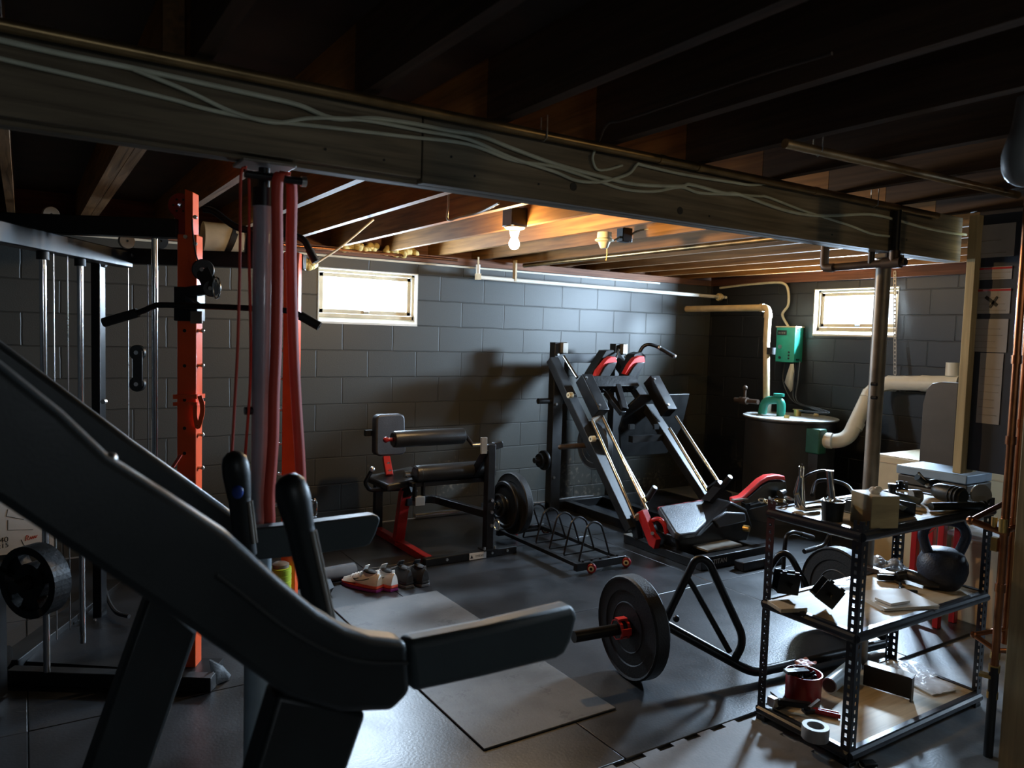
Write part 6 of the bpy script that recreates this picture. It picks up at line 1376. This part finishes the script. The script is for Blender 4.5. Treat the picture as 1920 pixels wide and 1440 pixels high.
# ================================================================== small things on the floor
def shoe(heel, d, label, up, sole_a, sole_b, group, logo=True, name='trainer'):
    h = V((heel[0], heel[1], 0)); d = V(d).normalized(); n = V((-d.y, d.x, 0)); Z = .0135
    t = thing(name, (h.x + d.x * .14, h.y + d.y * .14, Z), label, 'shoe', group)
    L = .285
    def sec(tt):
        wd = .031 + .018 * math.sin(math.pi * min(1, max(0, (tt + .10) / 1.25)) ** 1.25) ; 
        if tt > .86: wd *= math.sqrt(max(0, 1 - ((tt - .86) / .145) ** 2))
        if tt < .08: wd *= .72 + .28 * tt / .08
        return wd
    def outline(z0, z1, grow, a0=0, a1=1):
        ts = [a0 + (a1 - a0) * k / 14 for k in range(15)]
        lf = [h + d * (L * x) + n * (sec(x) + grow) for x in ts]; rt = [h + d * (L * x) - n * (sec(x) + grow) for x in ts]
        ring = lf + rt[::-1]
        return [V((p.x, p.y, z0)) for p in ring], z1 - z0
    lo, dz = outline(Z, Z + .017, .003); MB().prism(lo, (0, 0, dz)).build('outsole', M[sole_b], t, bv=.003)
    lo, dz = outline(Z + .0172, Z + .042, .001, 0, .52); MB().prism(lo, (0, 0, dz - .004)).build('heel_midsole', M[sole_a], t, bv=.006, seg=3)
    lo, dz = outline(Z + .0172, Z + .026, .001, .5, .99); MB().prism(lo, (0, 0, dz)).build('midsole', M[sole_a], t, bv=.003)
    rows = []
    for k in range(15):
        x = k / 14; top = .108 - .012 * x if x < .42 else .100 - (x - .42) * .118 if x < .86 else .048 - (x - .86) * .12
        if x < .06: top *= .93
        z0 = Z + (.038 if x < .5 else .038 - (x - .5) * .03); zz = Z + max(top, .034)
        w_ = sec(x) if x < .985 else .004; nar = .62 if x < .45 else .62 - (x - .45) * .1
        ring = []
        for j in range(11):
            an = math.pi * j / 10; yy = math.cos(an); hh = math.sin(an) ** .7
            wf = 1 - (1 - nar) * hh
            ring.append(V((0, 0, 0)) + h + d * (L * x + .004 * 0) + n * (w_ * wf * yy) + V((0, 0, z0 + (zz - z0) * hh)))
        rows.append([V((p.x, p.y, p.z)) for p in ring])
    mb = MB(); vs = [[mb.bm.verts.new(p) for p in r] for r in rows]
    for a, b in zip(vs, vs[1:]):
        for k in range(10): mb.face([a[k], a[k + 1], b[k + 1], b[k]])
    mb.face(vs[0]); mb.face(vs[-1][::-1])
    mb.build('upper', M[up], t, ang=60)
    c = h + d * (.075) + V((0, 0, Z + .104)); mm = MB().ball((0, 0, 0), .028, (1.9, .80, .42), 14)
    rot = Matrix(((d.x, n.x, 0, c.x), (d.y, n.y, 0, c.y), (0, 0, 1, c.z), (0, 0, 0, 1))); mm.bm.transform(rot); mm.build('lining', M['shoeblack'], t)
    tg = [c + d * .045 + n * k * .022 + V((0, 0, .0)) for k in (-1, 1)] + [c + d * .02 + n * k * .020 + V((0, 0, .034)) for k in (1, -1)]
    MB().prism(tg, d * .006).build('tongue', M[up], t, bv=.002)
    hp_ = [c - d * .062 + n * k * .010 + V((0, 0, dz_)) for k, dz_ in ((-1, -.01), (1, -.01), (1, .016), (-1, .016))]
    MB().prism(hp_, d * .004).build('pull_tab', M['shoewhite'] if up == 'shoewhite' else M['shoegrey'], t)
    for k in range(5):
        x = .44 + .075 * k; p = h + d * (L * x) + V((0, 0, Z + .100 - (x - .42) * .118 + .003)); MB().tube([p - n * .022 + V((0, 0, -.008)), p, p + n * .022 + V((0, 0, -.008))], .003, 6).build('lace', M['shoewhite'] if up == 'shoewhite' else M['shoegrey'], t)
    if logo:
        x = .62; p = h + d * (L * x) + V((0, 0, Z + .074)); w1 = n * .030
        MB().bar(p - w1 * 1.0 + V((0, 0, -.012)), p + w1 * 1.05 + V((0, 0, -.014)), .020, .006).build('strap', M['shoewhite'], t)
        sw = [h + d * (L * x_) + n * (sec(x_) * .93 + .001) + V((0, 0, Z + z_)) for x_, z_ in ((.18, .076), (.36, .058), (.5, .052), (.57, .058), (.5, .062), (.44, .068))]
        MB().tube(smooth_pts(sw, 4), .0028, 6).build('side_mark', M['ink'], t)
    return t
shoe((1.697, 3.954), (-.41, .91, 0), 'white lifting shoe with coral and purple sole, left of its pair', 'shoewhite', 'coral', 'purple', 'white lifting shoes')
shoe((1.775, 3.925), (-.22, .97, 0), 'white lifting shoe with coral and purple sole, right of its pair beside black shoes', 'shoewhite', 'coral', 'purple', 'white lifting shoes')
shoe((1.875, 3.935), (-.10, .99, 0), 'black trainer next to the white lifting shoes, left of its pair', 'shoeblack', 'shoeblack', 'shoegrey', 'black trainers', logo=False)
shoe((1.965, 3.912), (-.06, .99, 0), 'black trainer at the right end of the row of shoes', 'shoeblack', 'shoeblack', 'shoegrey', 'black trainers', logo=False)
a, e = P(598, 1080, Z=.058), P(664, 1068, Z=.058); a = a + (a - e) * .9
t = thing('foam_roller', (a + e) / 2 - V((0, 0, .045)), 'grey hollow foam roller lying behind the white shoes', 'foam roller')
MB().lathe([(.030, 0), (.043, 0), (.0435, .004), (.0435, (e - a).length - .004), (.043, (e - a).length), (.030, (e - a).length)], a, e - a, 28, closed=True).build('tube', M['foam'], t)
q = P(611, 1118, Z=.0135)
t = thing('dumbbell', q, 'black hexagonal dumbbell in front of the white shoes', 'dumbbell')
dd = V((.80, .60, 0)); c1 = V((q.x - .01, q.y + .02, .0135 + .044))
MB().lathe([(0, -.045), (.040, -.045), (.050, -.034), (.050, .034), (.040, .045), (0, .045)], c1, dd, 6).build('hex_head', M['rubberplate'], t, flat=True)
c2 = c1 - dd * .21; MB().lathe([(0, -.045), (.040, -.045), (.050, -.034), (.050, .034), (.040, .045), (0, .045)], c2, dd, 6).build('hex_head', M['rubberplate'], t, flat=True)
MB().cyl(c1, c2, .016).build('handle', M['chrome'], t)
q = P(525, 1195, Z=.0135); HL = P(525, 1064, Y=q.y).z - .0135
t = thing('massage_roller', q, 'lime green textured roller standing upright behind the near lever', 'foam roller')
pr = [(0, 0)]
for k in range(12): z = HL * k / 12; pr += [(.05, z), (.05, z + HL * .065), (.047, z + HL * .07), (.047, z + HL * .082)]
pr += [(.05, HL), (.04, HL + .002), (.04, HL - .01), (0, HL - .01)]
MB().lathe(pr, q, seg=20).build('sleeve', M['lime'], t); MB().lathe([(0, HL - .015), (.039, HL - .015), (.039, HL + .018), (.03, HL + .024), (0, HL + .024)], q, seg=20).build('core', M['galv'], t)

# black charger with its white cord at the foot of the shelf
q = P(1628, 1436, Z=.001)
t = thing('charger', q, 'small black charger ringed by a white cord at the shelf corner', 'charger')
MB().cbox(q + V((0, .0, .008)), (.055, .035, .015), (.9, -.4, 0), (.4, .9, 0)).build('block', M['bplastic'], t, bv=.004)
MB().tube(smooth_pts([q + V((.036 * math.cos(k * .6), .026 * math.sin(k * .6), .004)) for k in range(10)], 3), .0022, 6).build('cord', M['white'], t)
